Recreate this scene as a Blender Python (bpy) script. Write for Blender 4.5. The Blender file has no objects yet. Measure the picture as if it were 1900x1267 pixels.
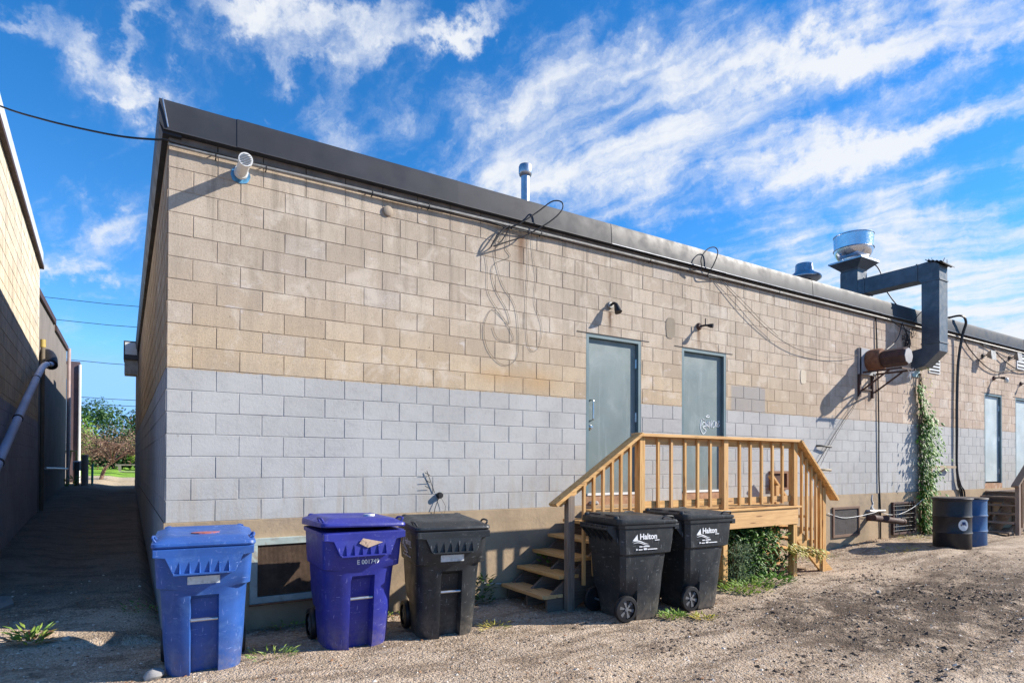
import bpy, math, random
from mathutils import Vector, Matrix, noise
random.seed(7)
R = math.radians
S = bpy.context.scene
COL = S.collection
# ------------------------------------------------------------------ camera
cd = bpy.data.cameras.new('camera'); cam = bpy.data.objects.new('camera', cd); COL.objects.link(cam)
cd.sensor_width = 36.0; cd.lens = 1120.862 * 36 / 1900; cd.shift_y = (850.26 - 633.5) / 1900
cd.clip_end = 2000; cd.clip_start = 0.05
_r = Vector((0.84856252, -0.52908379, 0.00346397)); _u = Vector((-0.00817712, -0.006568, 0.999945)); _f = Vector((0.52903193, 0.84854417, 0.00989974))
M3 = Matrix((_r, _u, -_f)).transposed()
cam.matrix_world = Matrix.Translation((-0.2339, -6.3169, 0.5456)) @ M3.to_4x4()
S.camera = cam
# ------------------------------------------------------------------ sun, sky, exposure
SUN = Vector((1.95, -1.0, 1.33)).normalized()
ld = bpy.data.lights.new('sun', 'SUN'); ld.energy = 5.0; ld.angle = R(0.5); ld.color = (1.0, 0.93, 0.83)
lo = bpy.data.objects.new('sun', ld); COL.objects.link(lo); lo.rotation_euler = (-SUN).to_track_quat('-Z', 'Y').to_euler()
lo.location = (10, -8, 12)
S.view_settings.view_transform = 'Standard'; S.view_settings.look = 'None'; S.view_settings.gamma = 1.0
S.view_settings.exposure = 0.82
W = bpy.data.worlds.new('World'); S.world = W; W.use_nodes = True
nt = W.node_tree; nt.nodes.clear()


class NT:
    """small helper to write node trees"""
    def __init__(s, tree): s.t = tree
    def n(s, typ, **kw):
        nd = s.t.nodes.new(typ)
        for k, v in kw.items():
            if k == 'i':
                for a, b in v.items(): s.put(nd, a, b)
            else: setattr(nd, k, v)
        return nd
    def put(s, nd, a, b):
        sock = nd.inputs[a]
        if isinstance(b, bpy.types.NodeSocket): s.t.links.new(b, sock)
        else: sock.default_value = b
    def math(s, op, a, b=None, c=None, clamp=False):
        nd = s.t.nodes.new('ShaderNodeMath'); nd.operation = op; nd.use_clamp = clamp
        s.put(nd, 0, a)
        if b is not None: s.put(nd, 1, b)
        if c is not None: s.put(nd, 2, c)
        return nd.outputs[0]
    def vmath(s, op, a, b=None, out=0):
        nd = s.t.nodes.new('ShaderNodeVectorMath'); nd.operation = op
        s.put(nd, 0, a)
        if b is not None: s.put(nd, 1, b)
        return nd.outputs[out]
    def ss(s, x, a, b, o0=0.0, o1=1.0):
        nd = s.t.nodes.new('ShaderNodeMapRange'); nd.interpolation_type = 'SMOOTHSTEP'
        s.put(nd, 0, x); s.put(nd, 1, a); s.put(nd, 2, b); s.put(nd, 3, o0); s.put(nd, 4, o1)
        return nd.outputs[0]
    def mix(s, f, a, b, mode='MIX'):
        nd = s.t.nodes.new('ShaderNodeMix'); nd.data_type = 'RGBA'; nd.blend_type = mode
        s.put(nd, 0, f); s.put(nd, 6, c4(a)); s.put(nd, 7, c4(b))
        return nd.outputs[2]
    def noise(s, vec, scale, detail=4, rough=0.5, dist=0.0):
        nd = s.t.nodes.new('ShaderNodeTexNoise')
        s.put(nd, 'Vector', vec); s.put(nd, 'Scale', scale); s.put(nd, 'Detail', detail); s.put(nd, 'Roughness', rough); s.put(nd, 'Distortion', dist)
        return nd.outputs[0]


def c4(a):
    if isinstance(a, (tuple, list)) and len(a) == 3: return (a[0], a[1], a[2], 1.0)
    return a


N = NT(nt)
sky = N.n('ShaderNodeTexSky', sky_type='NISHITA', sun_disc=False, sun_elevation=math.asin(SUN.z), sun_rotation=math.atan2(SUN.x, SUN.y))
sky.air_density = 0.85; sky.dust_density = 0.0; sky.ozone_density = 3.0; sky.altitude = 200
hs = N.n('ShaderNodeHueSaturation', i={'Hue': 0.502, 'Saturation': 1.32, 'Value': 1.52, 'Color': sky.outputs[0]})
tc = N.n('ShaderNodeTexCoord'); D = tc.outputs['Generated']
sx = N.n('ShaderNodeSeparateXYZ', i={0: D})
zz = N.math('ADD', N.math('MAXIMUM', sx.outputs[2], 0.0), 0.16)
pu = N.math('DIVIDE', sx.outputs[0], zz); pv = N.math('DIVIDE', sx.outputs[1], zz)
# streak axis (-.33,.94) on the cloud layer
al = N.math('ADD', N.math('MULTIPLY', pu, -0.33), N.math('MULTIPLY', pv, 0.94))
ac = N.math('ADD', N.math('MULTIPLY', pu, 0.94), N.math('MULTIPLY', pv, 0.33))
cv = N.n('ShaderNodeCombineXYZ', i={0: al, 1: ac, 2: 0.0}).outputs[0]
w1 = N.n('ShaderNodeTexNoise', i={'Vector': cv, 'Scale': 1.1, 'Detail': 5.0, 'Roughness': 0.6}); wv = N.vmath('SUBTRACT', w1.outputs[1], (0.5, 0.5, 0.5))
w2 = N.n('ShaderNodeTexNoise', i={'Vector': D, 'Scale': 9.0, 'Detail': 6.0, 'Roughness': 0.65}); wv2 = N.vmath('SUBTRACT', w2.outputs[1], (0.5, 0.5, 0.5))
cvw = N.vmath('ADD', cv, N.vmath('MULTIPLY', wv, (0.9, 0.35, 0.0)))
cvw = N.vmath('ADD', cvw, N.vmath('MULTIPLY', wv2, (0.22, 0.16, 0.0)))
fib = N.noise(N.vmath('MULTIPLY', cvw, (1.2, 4.2, 1.0)), 2.1, 9, 0.60, 0.0)
big = N.noise(N.vmath('ADD', D, N.vmath('MULTIPLY', wv2, (0.1, 0.1, 0.1))), 4.5, 8, 0.60)
fine = N.noise(N.vmath('ADD', D, N.vmath('MULTIPLY', wv2, (0.12, 0.12, 0.12))), 17.0, 9, 0.66, 0.3)
# cloud banks: world direction, long axis, half length, half width, strength
BANKS = [
    ((0.8, 0.33, 0.502), (0.413, -0.907, -0.081), 0.148, 0.045, 1.3),
    ((0.723, 0.464, 0.511), (0.524, -0.852, 0.009), 0.072, 0.023, 0.9),
    ((0.621, 0.581, 0.526), (0.077, -0.724, 0.686), 0.072, 0.081, 0.75),
    ((0.546, 0.662, 0.513), (0.676, -0.715, 0.175), 0.241, 0.059, 0.75),
    ((0.472, 0.677, 0.564), (0.028, -0.662, 0.749), 0.055, 0.044, 0.7),
    ((0.464, 0.748, 0.475), (0.669, 0.036, -0.742), 0.088, 0.085, 0.7),
    ((0.843, 0.349, 0.409), (0.376, -0.926, -0.011), 0.134, 0.029, 1.0),
    ((0.765, 0.492, 0.415), (0.523, -0.852, 0.015), 0.167, 0.035, 0.95),
    ((0.604, 0.67, 0.432), (0.673, -0.724, 0.147), 0.183, 0.045, 0.8),
    ((0.875, 0.394, 0.281), (0.415, -0.907, -0.063), 0.244, 0.053, 0.85),
    ((0.913, 0.348, 0.212), (0.372, -0.915, -0.154), 0.166, 0.062, 1.0),
    ((0.705, 0.607, 0.368), (0.624, -0.78, 0.051), 0.111, 0.019, 0.5),
    ((0.51, 0.745, 0.43), (0.773, -0.622, 0.122), 0.12, 0.034, 0.65),
    ((0.647, 0.606, 0.463), (0.626, -0.773, 0.105), 0.129, 0.043, 0.35),
    ((0.526, 0.639, 0.561), (0.788, -0.613, -0.067), 0.044, 0.056, 0.5),
    ((0.836, 0.443, 0.325), (0.466, -0.884, -0.033), 0.155, 0.043, 0.6),
    ((0.62, 0.688, 0.377), (0.747, -0.661, -0.065), 0.096, 0.023, 0.5),
    ((0.932, 0.32, 0.167), (0.333, -0.934, -0.13), 0.079, 0.034, 0.8),
    ((0.269, 0.773, 0.574), (0.854, -0.474, 0.214), 0.115, 0.029, 0.5),
    ((0.097, 0.82, 0.564), (0.941, -0.269, 0.207), 0.089, 0.023, 0.6),
    ((0.177, 0.799, 0.575), (0.942, -0.313, 0.122), 0.133, 0.023, 0.95),
    ((0.169, 0.825, 0.539), (0.881, -0.381, 0.28), 0.049, 0.018, 0.8),
    ((0.238, 0.815, 0.529), (0.95, -0.103, -0.294), 0.033, 0.024, 0.6),
    ((0.337, 0.753, 0.566), (0.821, -0.536, 0.198), 0.095, 0.017, 0.75),
    ((0.382, 0.713, 0.588), (0.567, -0.692, 0.447), 0.075, 0.018, 0.9),
    ((0.248, 0.849, 0.466), (0.876, -0.008, -0.482), 0.041, 0.038, 0.6),
    ((-0.056, 0.949, 0.311), (0.998, 0.029, 0.054), 0.069, 0.031, 0.9),
    ((-0.074, 0.961, 0.267), (0.991, 0.028, 0.128), 0.063, 0.012, 0.8),
    ((-0.051, 0.969, 0.241), (0.987, -0.001, 0.162), 0.054, 0.01, 0.6),
    ((-0.112, 0.857, 0.503), (0.941, -0.081, 0.327), 0.036, 0.016, 0.85),
    ((-0.048, 0.867, 0.497), (0.635, 0.402, -0.66), 0.047, 0.018, 0.75),
    ((0.006, 0.862, 0.507), (0.15, -0.513, 0.845), 0.059, 0.014, 0.8),
    ((-0.01, 0.884, 0.467), (0.959, -0.135, 0.25), 0.036, 0.03, 0.5),
    ((-0.016, 0.893, 0.45), (0.982, -0.082, 0.171), 0.035, 0.006, 0.35),
    ((0.736, 0.415, 0.535), (0.345, -0.914, 0.215), 0.057, 0.039, 0.3),
    ((0.138, 0.872, 0.47), (0.954, -0.004, -0.299), 0.025, 0.007, 0.4)]
tot = None
for d0, e1, h1, h2, st in BANKS:
    d0 = Vector(d0).normalized(); e1 = Vector(e1); e1 = (e1 - d0 * e1.dot(d0)).normalized(); e2 = d0.cross(e1)
    dw = N.vmath('ADD', D, N.vmath('MULTIPLY', wv2, (0.20, 0.20, 0.20)))
    a = N.vmath('DOT_PRODUCT', dw, tuple(e1 / h1), out=1); b = N.vmath('DOT_PRODUCT', dw, tuple(e2 / h2), out=1); c = N.vmath('DOT_PRODUCT', D, tuple(d0), out=1)
    r2 = N.math('ADD', N.math('MULTIPLY', a, a), N.math('MULTIPLY', b, b))
    g = N.math('MULTIPLY', N.math('EXPONENT', N.math('MULTIPLY', r2, -1.0)), st)
    g = N.math('MULTIPLY', g, N.math('GREATER_THAN', c, 0.0))
    tot = g if tot is None else N.math('ADD', tot, g)
dens = N.math('ADD', N.math('MULTIPLY', tot, 0.80), N.math('MULTIPLY', N.math('SUBTRACT', fib, 0.5), 2.3))
dens = N.math('ADD', dens, N.math('MULTIPLY', N.math('SUBTRACT', fine, 0.5), 0.95))
dens = N.math('ADD', dens, N.math('MULTIPLY', N.math('SUBTRACT', big, 0.5), 1.1))
dens = N.math('POWER', N.ss(dens, -0.05, 1.35), 1.35)
dens = N.math('MULTIPLY', dens, 0.97)
ccol = N.mix(dens, (0.80, 0.88, 1.0), (1.0, 1.0, 1.0))
cl = N.mix(1.0, ccol, (5.7, 5.9, 6.2), 'MULTIPLY')
gam = N.n('ShaderNodeVectorMath', operation='MINIMUM', i={0: hs.outputs[0], 1: (2.2, 4.5, 8.0)})
skc = N.mix(dens, gam.outputs[0], cl)
bg = N.n('ShaderNodeBackground', i={0: skc, 1: 0.09})
out = N.n('ShaderNodeOutputWorld', i={0: bg.outputs[0]})

# ------------------------------------------------------------------ materials
MATS = {}


def mat(name, col, rough=0.7, metal=0.0, var=0.12, vscale=3.0, bump=0.0, bscale=60.0, spec=0.4, col2=None, grit=0.0, two=False, dirt=None, dscale=6.0, damt=0.35, coat=0.0):
    if name in MATS: return MATS[name]
    m = bpy.data.materials.new(name); m.use_nodes = True; MATS[name] = m
    t = NT(m.node_tree); b = m.node_tree.nodes['Principled BSDF']
    tc = t.n('ShaderNodeTexCoord').outputs['Object']
    nz = t.noise(tc, vscale, 5, 0.6)
    c2 = col2 if col2 else tuple(min(1, x * (1 - var * 2)) for x in col)
    c = t.mix(t.ss(nz, 0.3, 0.7), col, c2)
    if grit: c = t.mix(t.math('MULTIPLY', t.ss(t.noise(tc, bscale * 1.7, 3, 0.7), 0.5, 0.68), grit), c, tuple(x * 0.35 for x in col))
    if dirt is not None:
        c = t.mix(t.math('MULTIPLY', t.ss(t.noise(tc, dscale, 8, 0.72, 0.6), 0.5, 0.7), damt), c, dirt)
    t.put(b, 'Base Color', c); t.put(b, 'Metallic', metal); b.inputs['Specular IOR Level'].default_value = spec
    t.put(b, 'Roughness', t.ss(t.noise(tc, vscale * 3, 3), 0.2, 0.8, max(0.05, rough - 0.08), min(1, rough + 0.08)))
    if coat: b.inputs['Coat Weight'].default_value = coat
    if bump:
        bp = t.n('ShaderNodeBump', i={'Strength': min(1, bump), 'Distance': 0.004 * max(1, bump), 'Height': t.noise(tc, bscale, 5, 0.65)})
        t.put(b, 'Normal', bp.outputs[0])
    return m


def wood(name, c1, c2, axis='X', weather=0.0, knots=True):
    if name in MATS: return MATS[name]
    m = bpy.data.materials.new(name); m.use_nodes = True; MATS[name] = m
    t = NT(m.node_tree); b = m.node_tree.nodes['Principled BSDF']
    tc = t.n('ShaderNodeTexCoord').outputs['Object']
    oi = t.n('ShaderNodeObjectInfo').outputs['Random']
    off = t.n('ShaderNodeCombineXYZ', i={0: t.math('MULTIPLY', oi, 37.0), 1: t.math('MULTIPLY', oi, 11.0), 2: t.math('MULTIPLY', oi, 23.0)}).outputs[0]
    v = t.vmath('ADD', tc, off)
    sc = {'X': (1.2, 26, 26), 'Y': (26, 1.2, 26), 'Z': (26, 26, 1.2)}[axis]
    g = t.noise(t.vmath('MULTIPLY', v, sc), 1.6, 6, 0.6, 1.2)
    g2 = t.noise(t.vmath('MULTIPLY', v, tuple(x * 3 for x in sc)), 2.5, 4, 0.6, 0.3)
    c = t.mix(t.ss(g, 0.40, 0.62), c1, tuple(x * .85 for x in c2))
    c = t.mix(t.math('MULTIPLY', t.ss(g2, 0.5, 0.75), 0.35), c, tuple(x * 0.45 for x in c2))
    c = t.mix(t.math('MULTIPLY', oi, 0.55), c, (c1[0] * 0.66, c1[1] * 0.58, c1[2] * 0.52))
    c = t.mix(t.math('MULTIPLY', t.ss(t.math('FRACT', t.math('MULTIPLY', oi, 7.3)), 0.5, 1.0), 0.35), c, (min(1, c1[0] * 1.1), c1[1] * 1.15, c1[2] * 1.5))
    if knots:
        vo = t.n('ShaderNodeTexVoronoi', i={'Vector': t.vmath('MULTIPLY', v, tuple(min(x, 9.0) for x in sc)), 'Scale': 1.4})
        c = t.mix(t.math('MULTIPLY', t.ss(vo.outputs['Distance'], 0.17, 0.07), 0.8), c, (0.16, 0.07, 0.03))
    if weather:
        c = t.mix(t.math('MULTIPLY', t.ss(t.noise(v, 3.0, 6, 0.7), 0.35, 0.7), weather), c, (0.16, 0.13, 0.11))
    t.put(b, 'Base Color', c); b.inputs['Roughness'].default_value = 0.72; b.inputs['Specular IOR Level'].default_value = 0.25
    bp = t.n('ShaderNodeBump', i={'Strength': 0.35, 'Distance': 0.002, 'Height': t.math('ADD', g, g2)}); t.put(b, 'Normal', bp.outputs[0])
    return m


def block_mat(name, tan, grey, zline, x_pink=False, patch=False, off=(0, 0, -1.3)):
    """painted concrete block: colour bands by height, per-block tone from the attribute 'tone'"""
    m = bpy.data.materials.new(name); m.use_nodes = True
    t = NT(m.node_tree); b = m.node_tree.nodes['Principled BSDF']
    tc = t.vmath('ADD', t.n('ShaderNodeTexCoord').outputs['Object'], off); sp = t.n('ShaderNodeSeparateXYZ', i={0: tc})
    X, Y_, Z = sp.outputs
    tone = t.n('ShaderNodeAttribute', attribute_name='tone').outputs['Fac']
    tone2 = t.n('ShaderNodeAttribute', attribute_name='tone2').outputs['Fac']
    speck = t.noise(tc, 75, 4, 0.85); med = t.noise(tc, 7, 8, 0.75); lrg = t.noise(tc, 0.9, 4, 0.6)
    zt = t.mix(t.ss(Z, 1.45, 2.6), (tan[0] * 1.02, tan[1] * 0.95, tan[2] * 0.82), tan)
    if x_pink: zt = t.mix(t.ss(X, 8.0, 13.0), zt, (tan[0] * 0.99, tan[1] * 0.92, tan[2] * 0.92))
    c = t.mix(t.ss(tone, 0.0, 1.0, 0.0, 1.0), zt, t.mix(1.0, zt, (0.83, 0.81, 0.80), 'MULTIPLY'))
    c = t.mix(t.math('MULTIPLY', t.ss(tone2, 0.90, 0.99), 0.30), c, (0.52, 0.50, 0.48))
    c = t.mix(t.math('MULTIPLY', t.ss(speck, 0.48, 0.64), 0.42), c, (0.16, 0.12, 0.09))
    c = t.mix(t.math('MULTIPLY', t.ss(med, 0.48, 0.66), 0.34), c, (0.30, 0.24, 0.18))
    # soot and water streaks, broad sun-bleached and grimy areas
    stv = t.noise(t.vmath('MULTIPLY', tc, (9.0, 9.0, 0.55)), 1.0, 6, 0.7)
    c = t.mix(t.math('MULTIPLY', t.ss(stv, 0.46, 0.68), t.ss(Z, 1.6, 3.4, 0.18, 0.62)), c, (0.20, 0.165, 0.13))
    c = t.mix(t.math('MULTIPLY', t.ss(lrg, 0.42, 0.62), 0.30), c, (0.33, 0.275, 0.215))
    c = t.mix(t.math('MULTIPLY', t.ss(t.noise(tc, 2.3, 7, 0.7, 0.5), 0.50, 0.66), 0.50), c, (0.62, 0.55, 0.46))
    c = t.mix(t.math('MULTIPLY', t.ss(t.noise(tc, 28, 2, 0.5), 0.72, 0.76), 0.8), c, (0.06, 0.045, 0.035))
    # pale paint left along the lower edge of some blocks
    c = t.mix(t.math('MULTIPLY', t.ss(t.noise(t.vmath('MULTIPLY', tc, (1.3, 1.3, 3.0)), 2.1, 6, 0.7), 0.58, 0.68), t.math('MULTIPLY', t.ss(tone2, 0.35, 0.6), 0.5)), c, (0.60, 0.57, 0.56))
    gr = t.mix(t.ss(tone, 0.0, 1.0), grey, tuple(x * 0.92 for x in grey))
    gr = t.mix(t.math('MULTIPLY', t.ss(speck, 0.5, 0.66), 0.16), gr, (0.25, 0.24, 0.25))
    gr = t.mix(t.math('MULTIPLY', t.ss(t.noise(tc, 14, 8, 0.8), 0.48, 0.64), 0.32), gr, tuple(x * 0.6 for x in grey))
    gr = t.mix(t.math('MULTIPLY', t.ss(lrg, 0.42, 0.62), 0.5), gr, (grey[0] * 1.18, grey[1] * 1.19, grey[2] * 1.19))
    gr = t.mix(t.math('MULTIPLY', t.ss(t.noise(t.vmath('MULTIPLY', tc, (1.0, 1.0, 2.6)), 3.4, 7, 0.72, 0.6), 0.52, 0.7), 0.30), gr, (0.27, 0.265, 0.27))
    gr = t.mix(t.math('MULTIPLY', t.math('MULTIPLY', t.ss(t.noise(t.vmath('MULTIPLY', tc, (6.0, 6.0, 0.8)), 1.2, 7, 0.75), 0.42, 0.66), t.ss(Z, 0.75, 0.0)), 0.55), gr, (0.33, 0.28, 0.22))
    gr = t.mix(t.math('MULTIPLY', t.ss(t.noise(tc, 5.5, 6, 0.8), 0.66, 0.70), 0.55), gr, (0.42, 0.35, 0.27))
    gr = t.mix(t.math('MULTIPLY', t.ss(t.noise(tc, 45, 3, 0.8), 0.69, 0.74), 0.8), gr, (0.10, 0.08, 0.07))
    # paint line just under a joint, a little ragged
    zl = t.math('ADD', Z, t.math('MULTIPLY', t.math('SUBTRACT', t.noise(tc, 13, 5, 0.8), 0.5), 0.06))
    f = t.ss(zl, zline - 0.012, zline - 0.004, 1.0, 0.0)
    c = t.mix(f, c, gr)
    if patch:
        # grey patch right of the second door, brown patch stains, rust below lamps
        rag = t.math('MULTIPLY', t.math('SUBTRACT', t.noise(tc, 5, 5, 0.7), 0.5), 0.12)
        xp = t.math('ADD', X, rag); zp = t.math('ADD', Z, rag)
        pm = t.math('MULTIPLY', t.math('MULTIPLY', t.ss(xp, 7.78, 7.86), t.ss(X, 8.66, 8.70, 1.0, 0.0)), t.math('MULTIPLY', t.ss(zp, 1.86, 1.80), t.ss(Z, 1.40, 1.43)))
        c = t.mix(t.math('MULTIPLY', pm, 0.8), c, (0.285, 0.275, 0.27))
        for (rx, rz, ln, wd, am) in ((5.28, 2.66, 0.42, 0.035, 0.85), (7.06, 2.62, 0.40, 0.04, 0.85), (3.83, 3.42, 1.0, 0.05, 0.55), (3.83, 3.42, 0.45, 0.08, 0.7), (11.9, 1.9, 0.35, 0.25, 0.35), (11.53, 1.88, 0.3, 0.06, 0.5), (14.37, 3.2, 0.8, 0.5, 0.25), (17.3, 2.62, 0.3, 0.05, 0.6), (7.55, 3.3, 0.9, 0.03, 0.35)):
            dx = t.math('DIVIDE', t.math('SUBTRACT', t.math('ADD', X, t.math('MULTIPLY', t.math('SUBTRACT', t.noise(tc, 22, 3), 0.5), 0.03)), rx), wd)
            k = t.math('MULTIPLY', t.math('EXPONENT', t.math('MULTIPLY', t.math('MULTIPLY', dx, dx), -1.0)), t.math('MULTIPLY', t.ss(Z, rz, rz - 0.04), t.ss(Z, rz - ln, rz)))
            c = t.mix(t.math('MULTIPLY', k, am), c, (0.16, 0.085, 0.045))
        for (px, pz, rx_, rz_) in ((4.0 + 0.1, 1.60, 0.28, 0.14), (3.5, 1.62, 0.3, 0.1)):
            dx = t.math('DIVIDE', t.math('SUBTRACT', X, px), rx_); dz = t.math('DIVIDE', t.math('SUBTRACT', Z, pz), rz_)
            k = t.math('EXPONENT', t.math('MULTIPLY', t.math('ADD', t.math('MULTIPLY', dx, dx), t.math('MULTIPLY', dz, dz)), -1.0))
            c = t.mix(t.math('MULTIPLY', t.math('MULTIPLY', k, 0.45), t.ss(Z, 1.42, 1.44)), c, (0.46, 0.27, 0.10))
    t.put(b, 'Base Color', c); b.inputs['Roughness'].default_value = 0.85; b.inputs['Specular IOR Level'].default_value = 0.2
    chip = t.ss(t.noise(tc, 16, 5, 0.7), 0.67, 0.70)
    h0 = t.math('MULTIPLY', chip, -1.6)
    h = t.math('ADD', t.math('MULTIPLY', speck, t.ss(Z, zline - 0.01, zline, 0.35, 1.0)), t.math('MULTIPLY', t.noise(tc, 35, 4, 0.7), 0.8))
    bp = t.n('ShaderNodeBump', i={'Strength': 0.75, 'Distance': 0.0045, 'Height': t.math('ADD', h, h0)}); t.put(b, 'Normal', bp.outputs[0])
    return m


# ------------------------------------------------------------------ mesh builder
class MB:
    def __init__(s): s.v = []; s.f = []; s.at = []
    def add(s, vs, fs):
        o = len(s.v); s.v += [Vector(p) for p in vs]; s.f += [tuple(i + o for i in f) for f in fs]; return s
    def box(s, x0, x1, y0, y1, z0, z1):
        if x0 > x1: x0, x1 = x1, x0
        if y0 > y1: y0, y1 = y1, y0
        if z0 > z1: z0, z1 = z1, z0
        return s.add([(x0, y0, z0), (x1, y0, z0), (x1, y1, z0), (x0, y1, z0), (x0, y0, z1), (x1, y0, z1), (x1, y1, z1), (x0, y1, z1)],
                     [(0, 3, 2, 1), (4, 5, 6, 7), (0, 1, 5, 4), (1, 2, 6, 5), (2, 3, 7, 6), (3, 0, 4, 7)])
    def beam(s, a, b, w, h, up=(0, 0, 1)):
        a = Vector(a); b = Vector(b); d = (b - a).normalized(); up = Vector(up); x = d.cross(up).normalized(); u = x.cross(d)
        vs = []
        for p in (a, b):
            for i, j in ((-1, -1), (1, -1), (1, 1), (-1, 1)): vs.append(p + x * (w / 2 * i) + u * (h / 2 * j))
        return s.add(vs, [(3, 2, 1, 0), (4, 5, 6, 7), (0, 1, 5, 4), (1, 2, 6, 5), (2, 3, 7, 6), (3, 0, 4, 7)])
    def rings(s, rs, cap0=True, cap1=True, close=True):
        n = len(rs[0]); o = len(s.v)
        for r_ in rs: s.v += [Vector(p) for p in r_]
        for k in range(len(rs) - 1):
            for i in range(n if close else n - 1):
                j = (i + 1) % n; s.f.append((o + k * n + i, o + k * n + j, o + (k + 1) * n + j, o + (k + 1) * n + i))
        if cap0: s.f.append(tuple(o + i for i in reversed(range(n))))
        if cap1: s.f.append(tuple(o + (len(rs) - 1) * n + i for i in range(n)))
        return s
    def tube(s, pts, r, n=8, caps=True):
        pts = [Vector(p) for p in pts]; rs = []; up = Vector((0.13, 0.21, 0.97))
        rr = r if isinstance(r, (list, tuple)) else [r] * len(pts)
        for i, p in enumerate(pts):
            d = (pts[min(i + 1, len(pts) - 1)] - pts[max(i - 1, 0)]).normalized()
            x = d.cross(up)
            if x.length < 0.1: x = d.cross(Vector((1, 0, 0)))
            x.normalize(); u = x.cross(d); up = u if abs(u.dot(d)) < 0.5 else up
            rs.append([p + (x * math.cos(a) + u * math.sin(a)) * rr[i] for a in [2 * math.pi * k / n for k in range(n)]])
        return s.rings(rs, caps, caps)
    def lathe(s, c, prof, n=24, axis='Z', cap0=False, cap1=False):
        c = Vector(c); rs = []
        for r, h in prof:
            ring = []
            for k in range(n):
                a = 2 * math.pi * k / n; ca, sa = math.cos(a) * r, math.sin(a) * r
                ring.append(c + (Vector((ca, sa, h)) if axis == 'Z' else Vector((ca, -h, sa)) if axis == 'Y' else Vector((h, ca, sa))))
            rs.append(ring)
        return s.rings(rs, cap0, cap1)
    def prism(s, poly, y0, y1, plane='XZ'):
        def p3(a, b, t): return (a, t, b) if plane == 'XZ' else (t, a, b) if plane == 'YZ' else (a, b, t)
        return s.rings([[p3(a, b, y0) for a, b in poly], [p3(a, b, y1) for a, b in poly]])
    def leaf(s, p, d, nrm, L, Wd):
        p = Vector(p); d = Vector(d).normalized(); x = d.cross(Vector(nrm))
        if x.length < 1e-3: x = d.cross(Vector((0.3, 0.9, 0.2)))
        x.normalize(); u = x.cross(d)
        m1 = p + d * L * 0.45; t = p + d * L - u * L * 0.14
        return s.add([p, m1 + x * Wd / 2 - u * L * 0.03, t, m1 - x * Wd / 2 - u * L * 0.03, m1 + u * L * 0.05], [(0, 1, 4), (1, 2, 4), (2, 3, 4), (3, 0, 4)])
    def stone(s, c, r, sq=0.6):
        c = Vector(c); a = random.random() * 6.28; vs = []
        for k in range(4):
            q = r * random.uniform(0.7, 1.2); vs.append(c + Vector((math.cos(a + k * 1.57) * q, math.sin(a + k * 1.57) * q, random.uniform(-.2, .2) * r)))
        vs.append(c + Vector((random.uniform(-.3, .3) * r, random.uniform(-.3, .3) * r, r * sq)))
        return s.add(vs, [(0, 1, 4), (1, 2, 4), (2, 3, 4), (3, 0, 4)])
    def xf(s, M): s.v = [M @ p for p in s.v]; return s
    def build(s, name, m, parent=None, smooth=False, bevel=0.0, attrs=None, angle=40):
        me = bpy.data.meshes.new(name)
        off = parent.matrix_world.translation if parent is not None else Vector((0, 0, 0))
        org = off if parent is not None else None
        if parent is None:
            lo_ = Vector((min(p.x for p in s.v), min(p.y for p in s.v), min(p.z for p in s.v))); hi_ = Vector((max(p.x for p in s.v), max(p.y for p in s.v), 0))
            off = Vector(((lo_.x + hi_.x) / 2, (lo_.y + hi_.y) / 2, lo_.z)) if s.recentre else Vector((0, 0, 0))
        me.from_pydata([p - off for p in s.v], [], s.f); me.update()
        if attrs:
            for k, vals in attrs.items():
                a = me.attributes.new(k, 'FLOAT', 'POINT'); a.data.foreach_set('value', vals)
        if smooth:
            me.polygons.foreach_set('use_smooth', [True] * len(me.polygons))
            try: me.set_sharp_from_angle(angle=R(angle))
            except Exception: pass
        if m: me.materials.append(m)
        o = bpy.data.objects.new(name, me); COL.objects.link(o)
        if parent is not None: o.parent = parent
        else: o.location = off
        if bevel:
            bm = o.modifiers.new('bevel', 'BEVEL'); bm.width = bevel; bm.segments = 2; bm.limit_method = 'ANGLE'
        return o
    recentre = True


def sub(name, mb, m, parent, **kw):
    """sub-part of a part: the part sits at the thing's origin, so its vertices use the same frame"""
    top = parent
    while top.parent is not None: top = top.parent
    o = mb.build(name, m, top, **kw); o.parent = parent
    return o


def tag(o, label, cat=None, group=None, kind=None):
    if label: o['label'] = label
    if cat: o['category'] = cat
    if group: o['group'] = group
    if kind: o['kind'] = kind
    return o


def thing(name, loc, label, cat, group=None):
    o = bpy.data.objects.new(name, None); COL.objects.link(o); o.location = loc; o.matrix_world = Matrix.Translation(loc); o.empty_display_size = 0.1
    bpy.context.view_layer.update() if False else None
    return tag(o, label, cat, group)


def smooth_path(pts, k=6):
    pts = [Vector(p) for p in pts]; out_ = []
    for i in range(len(pts) - 1):
        p0 = pts[max(i - 1, 0)]; p1 = pts[i]; p2 = pts[i + 1]; p3 = pts[min(i + 2, len(pts) - 1)]
        for j in range(k):
            t = j / k; out_.append(0.5 * ((2 * p1) + (p2 - p0) * t + (2 * p0 - 5 * p1 + 4 * p2 - p3) * t * t + (-p0 + 3 * p1 - 3 * p2 + p3) * t ** 3))
    out_.append(pts[-1]); return out_


def lerp(a, b, t): return a + (b - a) * t
def sst(x, a, b):
    t = max(0.0, min(1.0, (x - a) / (b - a))); return t * t * (3 - 2 * t)
def interp(x, xs, ys):
    if x <= xs[0]: return ys[0]
    for i in range(len(xs) - 1):
        if x <= xs[i + 1]: return lerp(ys[i], ys[i + 1], (x - xs[i]) / (xs[i + 1] - xs[i]))
    return ys[-1]


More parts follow.
